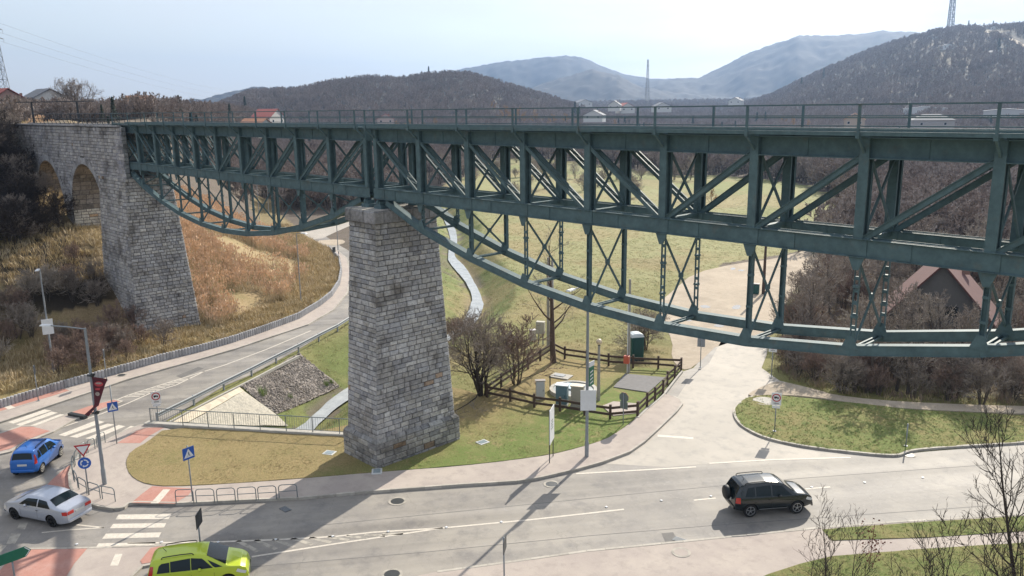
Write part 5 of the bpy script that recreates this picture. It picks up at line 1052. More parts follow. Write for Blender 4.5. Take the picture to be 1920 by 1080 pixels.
# blue hatchback
p, h = wheelpose((80, 886), (112, 857), 2.36, .62, 3.77, 1.62, -1)
car('bright blue small hatchback driving away past the red paved island', p, h, [(0, .58), (.01, .88), (.06, 1.05), (.22, 1.48), (.34, 1.54), (.8, 1.575), (1.6, 1.58), (2.15, 1.52), (2.30, 1.47), (2.85, 1.06), (3.0, 1.01), (3.45, .93), (3.65, .80), (3.74, .55), (3.77, .42)], 3.77, 1.62, [(0, .98), (1.5, .96), (2.9, .94), (3.77, .80)], 2.36, .62, .30, paint('blue_paint', (.012, .13, .48), .25, .3), zb=.24,
    side=[[(.38, 1.03), (.74, 1.02), (.74, 1.42), (.50, 1.40)], [(.82, 1.02), (1.50, 1.0), (1.50, 1.46), (.82, 1.44)], [(1.58, 1.0), (2.55, .98), (2.18, 1.38), (1.58, 1.46)]], wind=(2.32, 2.80), rearw=(.075, .20), rails=1.9, rimmat=mat('steel_wheel_cover', (.42, .40, .36), .5), stripe=[.78, 1.54, 2.5], z0=.006)
# yellow green people carrier at the lower edge
def fitcar():
    # nose of the roof and tail are photographed; wheels lie below the frame
    a = Vector(G(300, 1118)); b = Vector(G(447, 1098)); d = (b-a).normalized(); return a, b, d
a, b, d = fitcar()
n_ = Vector((-d.y, d.x)); mid = (a+b)/2+n_*.80
car('yellow green people carrier with roof rails at the bottom edge', (mid.x, mid.y), math.atan2(d.y, d.x), [(0, .62), (.02, .98), (.07, 1.15), (.18, 1.50), (.32, 1.58), (.8, 1.63), (1.6, 1.65), (2.2, 1.62), (2.45, 1.56), (3.30, 1.06), (3.42, 1.02), (3.85, .92), (4.05, .78), (4.13, .55), (4.15, .42)], 4.15, 1.73, [(0, 1.02), (1.5, 1.0), (3.3, .98), (4.15, .80)], 2.54, .75, .31, paint('lime_paint', (.46, .56, .03), .15, .3), zb=.24,
    side=[[(.42, 1.07), (.95, 1.06), (.95, 1.46), (.55, 1.44)], [(.98, 1.06), (1.80, 1.04), (1.80, 1.52), (.98, 1.48)], [(1.83, 1.04), (2.72, 1.03), (2.30, 1.45), (1.83, 1.52)], [(2.76, 1.03), (3.12, 1.03), (2.50, 1.38)]], wind=(2.48, 3.24), rearw=(.09, .17), rails=1.95, stripe=[.96, 1.81, 2.75], z0=.006)
# ------------------------------------------------------------------ vegetation
M_BARK = mat('bark', (.10, .08, .065), .9, var=.3, scale=6)
M_TWIG = mat('bare_twigs', (.27, .225, .19), .9, var=.25, scale=.6)
M_TWIGP = mat('pale_bare_twigs', (.35, .30, .25), .9, var=.25, scale=.6)
M_TWIGR = mat('reddish_bare_twigs', (.25, .175, .14), .9, var=.25, scale=.6)
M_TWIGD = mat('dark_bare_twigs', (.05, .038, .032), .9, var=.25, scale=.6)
M_WILLOW = mat('orange_willow_twigs', (.42, .25, .10), .9, var=.25, scale=.6)
M_CONIF = mat('conifer_needles', (.022, .05, .028), .9, var=.4, scale=1.2)
M_REED = mat('dry_reed_stems', (.57, .46, .30), .9, var=.3, scale=.5)
M_PLUME = mat('reed_plumes', (.72, .52, .36), .9, var=.3, scale=.5)
M_STRAW = mat('dry_straw_grass', (.43, .335, .18), .9, var=.35, scale=.7)
M_GRASSG = mat('green_grass_blades', (.15, .215, .055), .9, var=.35, scale=.7)
M_LEAFB = mat('dead_brown_leaves', (.16, .055, .035), .8, var=.3, scale=9)
class Twigs:
    def __init__(s): s.v = []; s.f = []
    def rib(s, p, q, w0, w1, rng):
        d = q-p; a = np.cross(d, rng.normal(size=3)); L = np.linalg.norm(a); 
        if L < 1e-9: return
        a /= L; b = len(s.v); s.v += [p-a*w0/2, p+a*w0/2, q+a*w1/2, q-a*w1/2]; s.f.append((b, b+1, b+2, b+3))
def grow(rng, p, d, L, nseg, wob, up):
    pts = [np.array(p, float)]; d = np.array(d, float); d /= np.linalg.norm(d)
    for _ in range(nseg):
        d = d+rng.normal(size=3)*wob+np.array([0, 0, up]); d /= np.linalg.norm(d); pts.append(pts[-1]+d*L/nseg)
    return pts
def onpath(pts, t):
    k = t*(len(pts)-1); i = min(int(k), len(pts)-2); f = k-i; d = pts[i+1]-pts[i]; return pts[i]*(1-f)+pts[i+1]*f, d/np.linalg.norm(d)
def perp(rng, d, ang):
    r = rng.normal(size=3); r -= d*r.dot(d); r /= np.linalg.norm(r); return d*math.cos(ang)+r*math.sin(ang)
def bare(seed, H, spread, stems=1, n1=12, n2=7, n3=7, n4=2, tw=.02, r0=.14, t0=.22, up=.08, lean=.0, wob=.10, a1=.85):
    rng = np.random.default_rng(seed); tb = MB(); T = Twigs()
    for s_ in range(stems):
        an = rng.random()*6.28; ln = lean+(.35*rng.random() if stems > 1 else 0); base = np.array([math.cos(an), math.sin(an), 0])*.15*(stems > 1)
        tr = grow(rng, base, (math.cos(an)*ln, math.sin(an)*ln, 1), H*.92*rng.uniform(.85, 1), 7, wob*.5, .02); n_ = len(tr)
        tb.tube(tr, [r0*(1-.9*i/(n_-1)) for i in range(n_)], 6 if stems == 1 else 5, cap=False)
        for k in range(n1):
            t = t0+(1-t0)*((k+rng.random())/n1)**.9; p, d = onpath(tr, min(t, .99)); q = perp(rng, d, a1*rng.uniform(.7, 1.2)); l1 = spread*(1.15-t*.8)*rng.uniform(.7, 1.15); r1 = r0*(1-.85*t)*.5
            lp = grow(rng, p, q, l1, 4, wob, up); tb.tube(lp, [r1*(1-.8*i/4) for i in range(5)], 4, cap=False)
            for j in range(n2):
                t2 = .2+.8*(j+rng.random())/n2; p2, d2 = onpath(lp, min(t2, .99)); l2 = l1*.5*rng.uniform(.6, 1.2)*(1.15-t2*.5); q2 = perp(rng, d2, rng.uniform(.5, .9)); m2 = grow(rng, p2, q2, l2, 3, wob*1.3, up)
                for a_, b_, w_ in zip(m2[:-1], m2[1:], (1.6, 1.3, 1.0)): T.rib(a_, b_, tw*w_*1.3, tw*w_, rng)
                for i in range(n3):
                    t3 = .15+.85*(i+rng.random())/n3; p3, d3 = onpath(m2, min(t3, .99)); l3 = l2*.5*rng.uniform(.5, 1.2); q3 = perp(rng, d3, rng.uniform(.4, .9)); q3[2] += up*1.5; e = p3+q3*l3; T.rib(p3, e, tw, tw*.6, rng)
                    for _ in range(n4): u_ = rng.uniform(.3, .9); p4 = p3+(e-p3)*u_; q4 = perp(rng, q3/np.linalg.norm(q3), rng.uniform(.3, .8)); T.rib(p4, p4+q4*l3*.55, tw*.7, tw*.4, rng)
    return tb, T
PROTO = {}
HOLD = bpy.data.collections.new('hold')
def proto(key, *a, bark=M_BARK, twig=M_TWIG, **k):
    tb, T = bare(*a, **k); t = tb.build('trunk', bark, smooth=True); c = npmesh('crown', T.v, T.f, twig, smooth=False); COL.objects.unlink(t); COL.objects.unlink(c); PROTO[key] = (t.data, c.data); bpy.data.objects.remove(t); bpy.data.objects.remove(c)
def place(key, x, y, sc, label, group=None, name='bare_tree', cat='tree', z=None, rz=None, zs=1.0, sink=.1):
    z = ground_z(x, y) if z is None else z; e = empty(name, (x, y, z-sink*sc), random.random()*6.28 if rz is None else rz, label=label, cat=cat, group=group); e.scale = (sc, sc, sc*zs)
    for nm, me in zip(('trunk', 'crown'), PROTO[key]):
        o = bpy.data.objects.new(nm, me); COL.objects.link(o); o.parent = e
    return e
for i in range(4): proto('t%d' % i, 100+i, 8, 2.9, n1=13, n2=7, n3=6, n4=1, tw=.045, r0=.14, twig=(M_TWIG, M_TWIGP, M_TWIG, M_TWIGP)[i], up=.10)
for i in range(3): proto('s%d' % i, 200+i, 3.6, 1.9, stems=6, n1=8, n2=7, n3=6, n4=1, tw=.024, r0=.045, t0=.12, twig=(M_TWIG, M_TWIGR, M_TWIGP)[i], up=.06)
proto('d0', 290, 4.2, 2.2, stems=6, n1=9, n2=7, n3=6, n4=2, tw=.03, r0=.05, t0=.08, twig=M_TWIGD, up=.05)  # bank shrub: twig colour darkened to paint in the shade on the slope
proto('w0', 300, 8, 3.4, n1=14, n2=8, n3=7, n4=1, tw=.06, r0=.2, twig=M_WILLOW, bark=M_BARK, up=.04, t0=.15)
proto('y0', 301, 5, 2.4, stems=4, n1=9, n2=6, n3=5, n4=1, tw=.03, r0=.07, twig=M_TWIGP, up=.08, t0=.1)
# conifer
rng = np.random.default_rng(9); V = []; F = []
for k in range(1500):
    t = rng.random()**.75; z = .8+t*9.2; r = (1-t)*2.1*(.72+.28*math.sin(z*5.2))*math.sqrt(rng.random())+.05; a = rng.random()*6.28; c = np.array([r*math.cos(a), r*math.sin(a), z-.12*r]); u_ = np.array([math.cos(a), math.sin(a), -.35])*rng.uniform(.2, .5); w_ = np.array([-math.sin(a), math.cos(a), rng.normal()*.3])*rng.uniform(.07, .16); b = len(V); V += [c-w_, c+w_, c+u_+w_*.4, c+u_-w_*.4]; F.append((b, b+1, b+2, b+3))
q = npmesh('crown', V, F, M_CONIF, smooth=False); tq = MB(); tq.tube([(0, 0, 0), (0, 0, 9.5)], [.16, .02], 6); tq = tq.build('trunk', M_BARK); PROTO['c0'] = (tq.data, q.data); bpy.data.objects.remove(q); bpy.data.objects.remove(tq)

# --- named trees and shrubs near the road
proto('shrubA', 41, 5.2, 2.9, stems=7, n1=9, n2=8, n3=7, n4=2, tw=.018, r0=.10, t0=.1, twig=M_TWIG, bark=M_TWIGD, up=.05, wob=.14)
x, y = G(905, 744); place('shrubA', x, y, 1.3, 'large many stemmed bare shrub right beside the stone pier', name='bare_shrub', cat='shrub')
x, y = G(968, 722); place('s1', x, y, 1.5, 'low dense brownish bare shrub between the pier shrub and the garden fence', name='bare_shrub', cat='shrub')
proto('shrubB', 42, 3.2, 2.6, stems=8, n1=8, n2=7, n3=6, n4=2, tw=.02, r0=.05, t0=.05, twig=M_TWIG, up=.02, a1=1.1)
x, y = G(1210, 655); place('shrubB', x, y, 1.08, 'wide round bare shrub behind the green portable toilet', name='bare_shrub', cat='shrub')
proto('tall', 43, 12.6, 4.2, n1=13, n2=5, n3=4, n4=1, tw=.022, r0=.27, t0=.22, twig=M_TWIG, bark=mat('brown_bark', (.09, .06, .045), .9, var=.3), up=.10, a1=.95)
x, y = G(1038, 682); place('tall', x, y, 1.0, 'tall sparse bare tree with a thick dark trunk at the corner of the garden fence')
for k, (bx, by, s_) in enumerate(((852, 640, .55), (862, 610, .5), (848, 600, .6))): x, y = G(bx, by); place('s1', x, y, s_*1.2, 'small reddish scrub beside the stream just right of the pier', 'reddish scrub by the stream', 'bare_shrub', 'shrub')
# near right-hand trees whose tips rise into the lower right corner
proto('fgtall', 51, 13.5, 3.4, n1=22, n2=6, n3=5, n4=1, tw=.014, r0=.12, t0=.42, twig=M_TWIGD, bark=M_TWIGD, up=.16, a1=.75, wob=.05)
proto('fgbush', 52, 9.3, 3.0, stems=3, n1=10, n2=6, n3=4, n4=1, tw=.013, r0=.055, t0=.35, twig=M_TWIGD, bark=M_TWIGD, up=.17, a1=.6, wob=.06)
fz = .1; pa = Vector(at(1902, 1077, 26.5)); pb = Vector(at(1874, 720, 26.5)); ax = (pb-pa).normalized(); p = pa-ax*(pa.z-fz)/ax.z
e = place('fgtall', p[0], p[1], 1.0, 'tall slender bare tree in the lower right corner', z=fz); e.rotation_euler = ax.to_track_quat('Z', 'Y').to_euler()
for k, (bx, D, s_, rz, l) in enumerate(((1600, 27, .98, .4, 'leafless sapling clump at the lower right, left of the tall slender tree'), (1760, 26, 1.0, 2.2, 'leafless sapling clump close in front of the tall slender tree'), (1960, 25, 1.08, 4.0, 'leafless sapling clump at the right edge of the picture'))):
    p = at(bx, 1000, D); e = place('fgbush', p[0], p[1], s_*(.9 if k == 0 else 1), l, name='bare_sapling', z=fz, rz=rz)
    if k == 0:
        c = at(1634, 1015, 26.5); m = MB(); rl = random.Random(8)
        for q in range(130):
            d_ = Vector((rl.gauss(0, .22), rl.gauss(0, .22), rl.gauss(0, .36))); o_ = Vector(c)+d_; n1_ = Vector((rl.gauss(0, 1), rl.gauss(0, 1), rl.gauss(0, 1))).normalized()*.045; n2_ = n1_.cross(Vector((rl.gauss(0, 1), rl.gauss(0, 1), 1))).normalized()*.03; m.add([o_-n1_, o_+n2_, o_+n1_, o_-n2_], [(0, 1, 2, 3)])
        m.tube([Vector(c)+Vector((0, 0, -.8)), Vector(c)+Vector((.05, 0, .6))], .012, 4)
        o = m.build('dead_leaves', M_LEAFB); o.parent = e; o.matrix_parent_inverse = (Matrix.Translation(e.location) @ Matrix.Rotation(e.rotation_euler.z, 4, 'Z') @ Matrix.Diagonal((*e.scale, 1))).inverted()

# --- seeded individuals
def DY(y): return 20.5*FP/(y-HZ)
def sample(n, c0, c1, d0, d1, ok, tries=60000):
    out = []; r_ = np.random.default_rng(int(c0+d0*3+n)); 
    while len(out) < n and tries > 0:
        tries -= 1; c = r_.uniform(c0, c1); D = math.sqrt(r_.uniform(d0*d0, d1*d1)); p = at(c, HZ, D)
        if ok(p[0], p[1], c, D): out.append((float(p[0]), float(p[1]), c, D))
    return out
def dtoe(x, y): d, s, t = polydist(np.array([x]), np.array([y]), TOE); return float(d[0]*s[0])
fieldT = [tuple(p) for p in FIELDP]; roadT = [tuple(p) for p in ROAD]; VR = GL([(500, 428), (592, 453), (650, 470), (700, 430), (740, 405), (740, 390), (690, 390), (600, 415)])
def inp(x, y, P): return bool(inpoly(np.array([x]), np.array([y]), P)[0])
def dstream(x, y): d, s, t = polydist(np.array([x]), np.array([y]), STREAM); return float(d[0])
TREES = [0]
def trees(L, keys, s0, s1, label, group, name='bare_tree', cat='tree', zs=1):
    for i, (x, y, c, D) in enumerate(L): place(keys[i % len(keys)], x, y, random.uniform(s0, s1), label, group, name, cat, zs=zs); TREES[0] += 1
open_ok = lambda x, y, c, D: dtoe(x, y) < -3 and not inp(x, y, fieldT) and not inp(x, y, roadT) and not inp(x, y, VR) and dstream(x, y) > 2.5
trees(sample(48, 300, 850, 165, 300, open_ok), ['t0', 't1', 't2', 't3'], .75, 1.15, 'bare brown tree in the wood beyond the valley road bend', 'trees in the wood beyond the valley road')
trees(sample(26, -160, 75, 104, 128, lambda x, y, c, D: dtoe(x, y) > 36 and (x < -70 or abs(y) > 4)), ['t0', 't2'], .4, .6, 'bare brown tree crowding the left end of the stone viaduct', 'trees at the end of the stone viaduct')
trees(sample(36, -150, 430, 128, 290, lambda x, y, c, D: dtoe(x, y) > 40 and abs(y) > 6), ['t0', 't1', 't2', 't3'], .42, .7, 'bare brown tree on the bank top behind the stone viaduct', 'trees on the bank top')
trees(sample(44, 830, 1500, 228, 400, open_ok), ['t0', 't1', 't2', 't3'], .7, 1.15, 'bare brown tree in the belt of woodland beyond the meadow', 'trees beyond the meadow')
trees(sample(54, 1300, 2060, 130, 330, open_ok), ['t0', 't1', 't2', 't3'], .7, 1.1, 'bare brown tree in the wood beyond the gravel yard', 'trees beyond the gravel yard')
HOUSE = at(1764, HZ, 78)
def thick_ok(x, y, c, D): return (y > 0) and math.hypot(x-HOUSE[0], y-HOUSE[1]) > 8.5 and inp(x, y, THICK)
THICK = GL([(1452, 690), (1500, 722), (1600, 742), (1700, 752), (1920, 762), (2200, 770), (2200, 470), (1590, 470), (1545, 500), (1510, 540), (1480, 590), (1452, 640)])
trees(sample(62, 1440, 2100, 62, 125, thick_ok), ['t0', 't2', 't1', 't3'], .72, 1.0, 'bare tree in the thicket between the side road and the right edge', 'trees in the right hand thicket')
trees(sample(80, 1440, 2100, 58, 115, thick_ok), ['s0', 's1', 's2', 's0'], .75, 1.25, 'bare shrub in the thicket between the side road and the right edge', 'shrubs in the right hand thicket', 'bare_shrub', 'shrub')
trees(sample(26, 1445, 2080, 58, 68, lambda x, y, c, D: inp(x, y, THICK)), ['s1', 's0'], .45, .8, 'low bare shrub at the front edge of the right hand thicket', 'low shrubs fronting the right hand thicket', 'bare_shrub', 'shrub')
bank_ok = lambda x, y, c, D: 17 < dtoe(x, y) < 44 and y < -3.5 and x < -50
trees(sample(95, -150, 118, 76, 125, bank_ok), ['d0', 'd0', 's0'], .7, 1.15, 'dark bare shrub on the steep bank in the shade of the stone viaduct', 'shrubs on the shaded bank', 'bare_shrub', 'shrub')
trees(sample(16, 1640, 1905, 62, 71, lambda x, y, c, D: inp(x, y, THICK)), ['t1', 't2', 't0'], .78, .95, 'bare tree standing right in front of the red roofed gabled house', 'trees in front of the gabled house')
trees(sample(22, -40, 262, 62, 84, lambda x, y, c, D: 1.2 < dtoe(x, y) < 8 and y < -2 and c > 30), ['s1', 's1', 's0'], .5, .85, 'reddish bare shrub low on the bank behind the palisade wall', 'reddish shrubs behind the palisade', 'bare_shrub', 'shrub')
trees(sample(26, -160, 240, 60, 92, lambda x, y, c, D: 6 < dtoe(x, y) < 19 and y < -4), ['s0', 's1', 's2'], .5, .95, 'tangled bare shrub on the middle of the bank in the pier shadow', 'shrubs in the pier shadow', 'bare_shrub', 'shrub')
trees(sample(16, 860, 1010, 245, 320, lambda x, y, c, D: True), ['s0', 's2'], .8, 1.3, 'bare bush dotted about the far side of the meadow', 'bushes on the meadow', 'bare_shrub', 'shrub')
for i, (c, D, s_) in enumerate(((745, 520, 1.5), (765, 530, 1.5), (790, 525, 1.3), (815, 560, 1.1), (945, 600, 1.9), (975, 590, 2.1), (1005, 610, 1.7), (1035, 600, 1.5), (1060, 620, 1.5), (1080, 605, 1.3), (925, 640, 1.2), (1155, 620, 1.3), (1490, 560, 1.3), (1515, 540, 1.2), (1470, 600, 1.2), (1340, 175, .5), (1400, 300, .7))):
    p = at(c, HZ, D); place('w0', p[0], p[1], s_, 'round orange brown willow crown showing beyond the bridge deck', 'orange willows in the valley', 'willow_tree')
p = at(172, HZ, 130); place('w0', p[0], p[1], .28, 'small yellowish tree behind the stone viaduct railing')
p = at(143, HZ, 190); e = place('shrubA', p[0], p[1], 1.75, 'wide round bare tree standing against the sky on the bank top', z=18.6)
CON = [(200, 150, .55), (212, 155, .7), (224, 150, .72), (190, 160, .5), (336, 215, .85), (356, 210, 1.0), (367, 220, .95), (381, 215, .9), (394, 205, .98), (430, 330, .9), (548, 380, .9), (562, 370, 1.2), (576, 390, 1.1), (540, 420, .9), (460, 500, 1.2), (1078, 700, 1.9), (1086, 705, 1.5), (1160, 640, 1.2), (1172, 640, 1.4), (1180, 650, 1.1), (1120, 800, 1.3), (1300, 620, 1.4), (1420, 640, 1.5), (1436, 650, 1.4), (1380, 560, 1.2), (1355, 560, 1.1), (1520, 480, 1.0), (1860, 520, 1.3), (1690, 500, 1.0), (1565, 430, .9), (1544, 118, .45), (1575, 120, .5), (1060, 620, 1.1), (1200, 560, 1.0), (1208, 558, 1.1)]
for c, D, s_ in CON: s_ *= .62 if D < 260 else .85; p = at(c, HZ, D); place('c0', p[0], p[1], s_, 'dark evergreen conifer standing among the bare trees', 'conifers among the bare woods', 'conifer')
HC = [(793, 895, 1.0), (806, 895, 1.4), (835, 895, .9), (850, 897, .9), (1770, 1290, 1.1), (1800, 1290, 1.5), (1812, 1290, 1.2), (1845, 1290, 1.4), (1860, 1290, 1.0), (1893, 1290, 1.3), (1912, 1290, 1.6), (1500, 1000, 1.2), (1540, 980, 1.4), (1860, 900, 1.5), (1905, 1000, 1.5)]
for c, D, s_ in HC: p = at(c, HZ, D); place('c0', p[0], p[1], s_, 'dark conifer on the skyline of a wooded hill', 'conifers on the hill skylines', 'conifer')

trees(sample(26, 850, 1480, 185, 340, lambda x, y, c, D: inp(x, y, fieldT) and fbm(np.array([x]), np.array([y]), 45, 2, 91)[0] > .52), ['s2', 's0', 'y0'], .9, 1.6, 'bare bush in one of the brown clumps breaking up the meadow', 'bush clumps across the meadow', 'bare_shrub', 'shrub')
# --- uncountable cover as instanced stuff
def scatter(name, P, protos, label, s0, s1, tilt=.12, seed=1, zs=None):
    rg = np.random.default_rng(seed); P = np.asarray(P, np.float32); n = len(P); me = bpy.data.meshes.new(name); me.vertices.add(n); me.vertices.foreach_set('co', P.ravel())
    a = me.attributes.new('rot', 'FLOAT_VECTOR', 'POINT'); r_ = np.stack([rg.normal(size=n)*tilt, rg.normal(size=n)*tilt, rg.random(n)*6.283], 1).astype(np.float32); a.data.foreach_set('vector', r_.ravel())
    a = me.attributes.new('scl', 'FLOAT', 'POINT'); a.data.foreach_set('value', rg.uniform(s0, s1, n).astype(np.float32)); a = me.attributes.new('pick', 'INT', 'POINT'); a.data.foreach_set('value', rg.integers(0, len(protos), n).astype(np.int32))
    o = bpy.data.objects.new(name, me); COL.objects.link(o); tag(o, label, kind='stuff')
    c = bpy.data.collections.new(name+'_source')
    for i, q in enumerate(protos): ob = bpy.data.objects.new('%s_%d' % (name, i), q); c.objects.link(ob)
    g = bpy.data.node_groups.new(name, 'GeometryNodeTree'); g.interface.new_socket('Geometry', in_out='INPUT', socket_type='NodeSocketGeometry'); g.interface.new_socket('Geometry', in_out='OUTPUT', socket_type='NodeSocketGeometry')
    N = g.nodes; L = g.links; gi = N.new('NodeGroupInput'); go = N.new('NodeGroupOutput'); iop = N.new('GeometryNodeInstanceOnPoints'); ci = N.new('GeometryNodeCollectionInfo'); ci.inputs['Collection'].default_value = c; ci.inputs['Separate Children'].default_value = True; ci.inputs['Reset Children'].default_value = True
    def na(nm, t): k = N.new('GeometryNodeInputNamedAttribute'); k.data_type = t; k.inputs['Name'].default_value = nm; return k.outputs['Attribute']
    L.new(gi.outputs[0], iop.inputs['Points']); L.new(ci.outputs[0], iop.inputs['Instance']); iop.inputs['Pick Instance'].default_value = True; L.new(na('pick', 'INT'), iop.inputs['Instance Index']); L.new(na('rot', 'FLOAT_VECTOR'), iop.inputs['Rotation']); L.new(na('scl', 'FLOAT'), iop.inputs['Scale']); L.new(iop.outputs[0], go.inputs[0])
    md = o.modifiers.new('scatter', 'NODES'); md.node_group = g
    return o
def joined(seed, H, spread, mats, **k):
    tb, T = bare(seed, H, spread, **k); nt_ = len(T.v); V = [tuple(v) for v in T.v]+tb.v; F = [tuple(f) for f in T.f]+[tuple(i+nt_ for i in f) for f in tb.f]
    me = bpy.data.meshes.new('far_tree'); me.from_pydata(V, [], F); me.materials.append(mats[0]); me.materials.append(mats[1]); me.polygons.foreach_set('material_index', [0]*len(T.f)+[1]*len(tb.f)); return me
M_TWF = mat('far_bare_twigs', (.31, .26, .23), .9, var=.35, scale=.03)
M_TWF2 = mat('far_bare_twigs_brown', (.26, .205, .175), .9, var=.35, scale=.03)
FAR = [joined(400+i, 8, 3.4, ((M_TWF, M_BARK), (M_TWF, M_BARK), (M_TWF2, M_BARK))[i], n1=10, n2=6, n3=5, n4=0, tw=.14, r0=.14, up=.10) for i in range(3)]
def npat(c, D):
    dx = CF[0]*FP+CR[0]*(c-960)-CU[0]*(HZ-540); dy = CF[1]*FP+CR[1]*(c-960)-CU[1]*(HZ-540); L = np.hypot(dx, dy); return CP[0]+dx*D/L, CP[1]+dy*D/L
rg = np.random.default_rng(77); n = 85000; c = rg.uniform(-260, 2180, n); D = 118*(1650/118)**(rg.random(n)**.6); x, y = npat(c, D)
d, s, t = polydist(x, y, TOE); d = d*s; ok = ((d < -3) | ((d > 40) & (np.abs(y) > 5)) | ((D > 150) & (x < -100))) & ((D > 175) | (d > 40) | (c > 1500)) & ~inpoly(x, y, FIELDP) & ~inpoly(x, y, ROAD) & (polydist(x, y, STREAM)[0] > 4) & ~((c > 1200) & (c < 1500) & (D < 165)) & ~inpoly(x, y, VR)
dens_ = np.where(D > 560, 1.0, .9); dens_ = np.where((c > 1430) & (D > 620), 1.0, dens_)
tc_ = zonecolor(x, y, x*0)[:, 0]; dens_ = np.where(tc_ > .2, .03, dens_); ok &= ~((np.abs(c-np.interp(D, [860, 920, 1000, 1080, 1180], [1960, 1918, 1880, 1850, 1822])) < 13) & (D < 1190) & (D > 840)) & ~((np.abs(c-np.interp(D, [1060, 1130, 1190, 1240], [1920, 1880, 1850, 1824])) < 8) & (D < 1245) & (D > 1050))
ok &= rg.random(n) < dens_; x, y, D = x[ok], y[ok], D[ok]; z = height(x, y)-.5
d = d[ok]; kk = (d > 0) & (D < 700)
scatter('woodland', np.stack([x, y, z], 1)[~kk], FAR, 'brown leafless woodland covering the hills and the valley', .6, 1.15, tilt=.06)
scatter('bank_top_wood', np.stack([x, y, z], 1)[kk], FAR, 'low leafless woodland on the bank top left of the bridge', .38, .75, tilt=.06)
def tuft(n, h, spread, w, m_, seed, plume=None, curl=.35):
    rg = np.random.default_rng(seed); V = []; F = []; MI = []
    for k in range(n):
        a = rg.random()*6.28; r = spread*math.sqrt(rg.random()); b0 = np.array([r*math.cos(a), r*math.sin(a), 0]); hh = h*rg.uniform(.6, 1.1); an = rg.random()*6.28; ln = curl*rg.random()*hh; mid = b0+np.array([math.cos(an)*ln*.3, math.sin(an)*ln*.3, hh*.55]); top = b0+np.array([math.cos(an)*ln, math.sin(an)*ln, hh]); wv = np.array([-math.sin(an), math.cos(an), 0])*w/2; b = len(V)
        V += [b0-wv, b0+wv, mid+wv*.8, mid-wv*.8, top+wv*.2, top-wv*.2]; F += [(b, b+1, b+2, b+3), (b+3, b+2, b+4, b+5)]; MI += [0, 0]
        if plume:
            for _ in range(2): q = rg.normal(size=3); q[2] = 0; q = q/np.linalg.norm(q)*w*1.9; b = len(V); tt = top+np.array([math.cos(an)*.06, math.sin(an)*.06, .28]); V += [top-q*.4, top+q*.4, (top+tt)/2+q, tt, (top+tt)/2-q]; F += [(b, b+1, b+2, b+3, b+4)]; MI += [1]
    me = bpy.data.meshes.new('tuft'); me.from_pydata([tuple(v) for v in V], [], F); me.materials.append(m_); 
    if plume: me.materials.append(plume)
    me.polygons.foreach_set('material_index', MI); return me
def area(n, c0, c1, y0, y1, seed):
    rg = np.random.default_rng(seed); return rg
rg = np.random.default_rng(5)
x = rg.uniform(-95, -28, 60000); y = rg.uniform(-45, 62, 60000); d, s, t = polydist(x, y, TOE); d = d*s
n1_ = fbm(x, y, 10, 3, 44); wallz = (np.abs(y) < 3.1) & (((x > -57.6) & (x < -54.3)) | ((x > -44.9) & (x < -36)) | (x < -67))
k = (d > 4.2) & (d < 37) & (y > 3.2) & (rg.random(len(x)) < .55*sstep((n1_-.3)*6)*np.where(d > 24, .5, 1)) & ~wallz
scatter('reed_bed', np.stack([x[k], y[k], height(x[k], y[k])-.1], 1), [tuft(14, 1.5, .5, .035, M_REED, 1, M_PLUME), tuft(12, 1.25, .5, .035, M_REED, 2, M_PLUME)], 'golden dry reeds with pale plumes covering the bank', .7, 1.15)
k = (d > .5) & (d < 38) & (y <= 4.5) & (rg.random(len(x)) < .7) & ~wallz & (np.abs(x+40.5) > 3.6)
k = k | ((d > .3) & (d < 5.5) & (y > 3.2) & (rg.random(len(x)) < .95))
scatter('bank_grass', np.stack([x[k], y[k], height(x[k], y[k])-.05], 1), [tuft(16, .5, .45, .04, M_STRAW, 3, curl=.9), tuft(16, .4, .45, .04, M_STRAW, 4, curl=1.1), tuft(12, .6, .4, .035, M_REED, 5, curl=.7)], 'tangled dry straw grass on the bank', .5, 1.3)
def inrand(P, n, seed):
    rg = np.random.default_rng(seed); a = np.array(P); x = rg.uniform(a[:, 0].min(), a[:, 0].max(), n); y = rg.uniform(a[:, 1].min(), a[:, 1].max(), n); k = inpoly(x, y, P); return x[k], y[k]
tg = [tuft(9, .10, .14, .018, M_STRAW, 6, curl=1.2), tuft(9, .09, .14, .018, M_GRASSG, 7, curl=1.0), tuft(9, .12, .14, .02, M_STRAW, 8, curl=1.2)]
x, y = inrand(LAWN1, 42000, 3); w_ = x > 2+(fbm(x, y, 5, 2, 3)-.5)*9; scatter('lawn_grass', np.stack([x, y, x*0+.14], 1)[~w_], [tg[0], tg[2], tg[0]], 'short half dry lawn grass left of the pier', .3, .7); scatter('green_lawn_grass', np.stack([x, y, x*0+.14], 1)[w_], [tg[1], tg[0], tg[1]], 'short greener lawn grass right of the pier', .3, .75)
VG = GL([(1440, 1090), (1500, 1064), (1560, 1050), (1700, 1038), (1920, 1024), (2050, 1016), (2050, 1200), (1400, 1200)]); LR = rk+GL([(1460, 744), (1540, 752), (1600, 758), (1700, 770), (1920, 782), (2100, 786)])
x1, y1 = inrand(VG, 9000, 4); x2, y2 = inrand(LR, 12000, 5); x3, y3 = inrand(GL([(1545, 998), (1700, 986), (1920, 974), (2050, 966), (2050, 985), (1920, 998), (1740, 1010), (1560, 1016)]), 3000, 6); x = np.concatenate([x1, x2, x3]); y = np.concatenate([y1, y2, y3])
scatter('verge_grass', np.stack([x, y, x*0+.12], 1), [tg[1], tg[0], tg[1]], 'greener short grass on the verge and the right lawn', .4, .95)
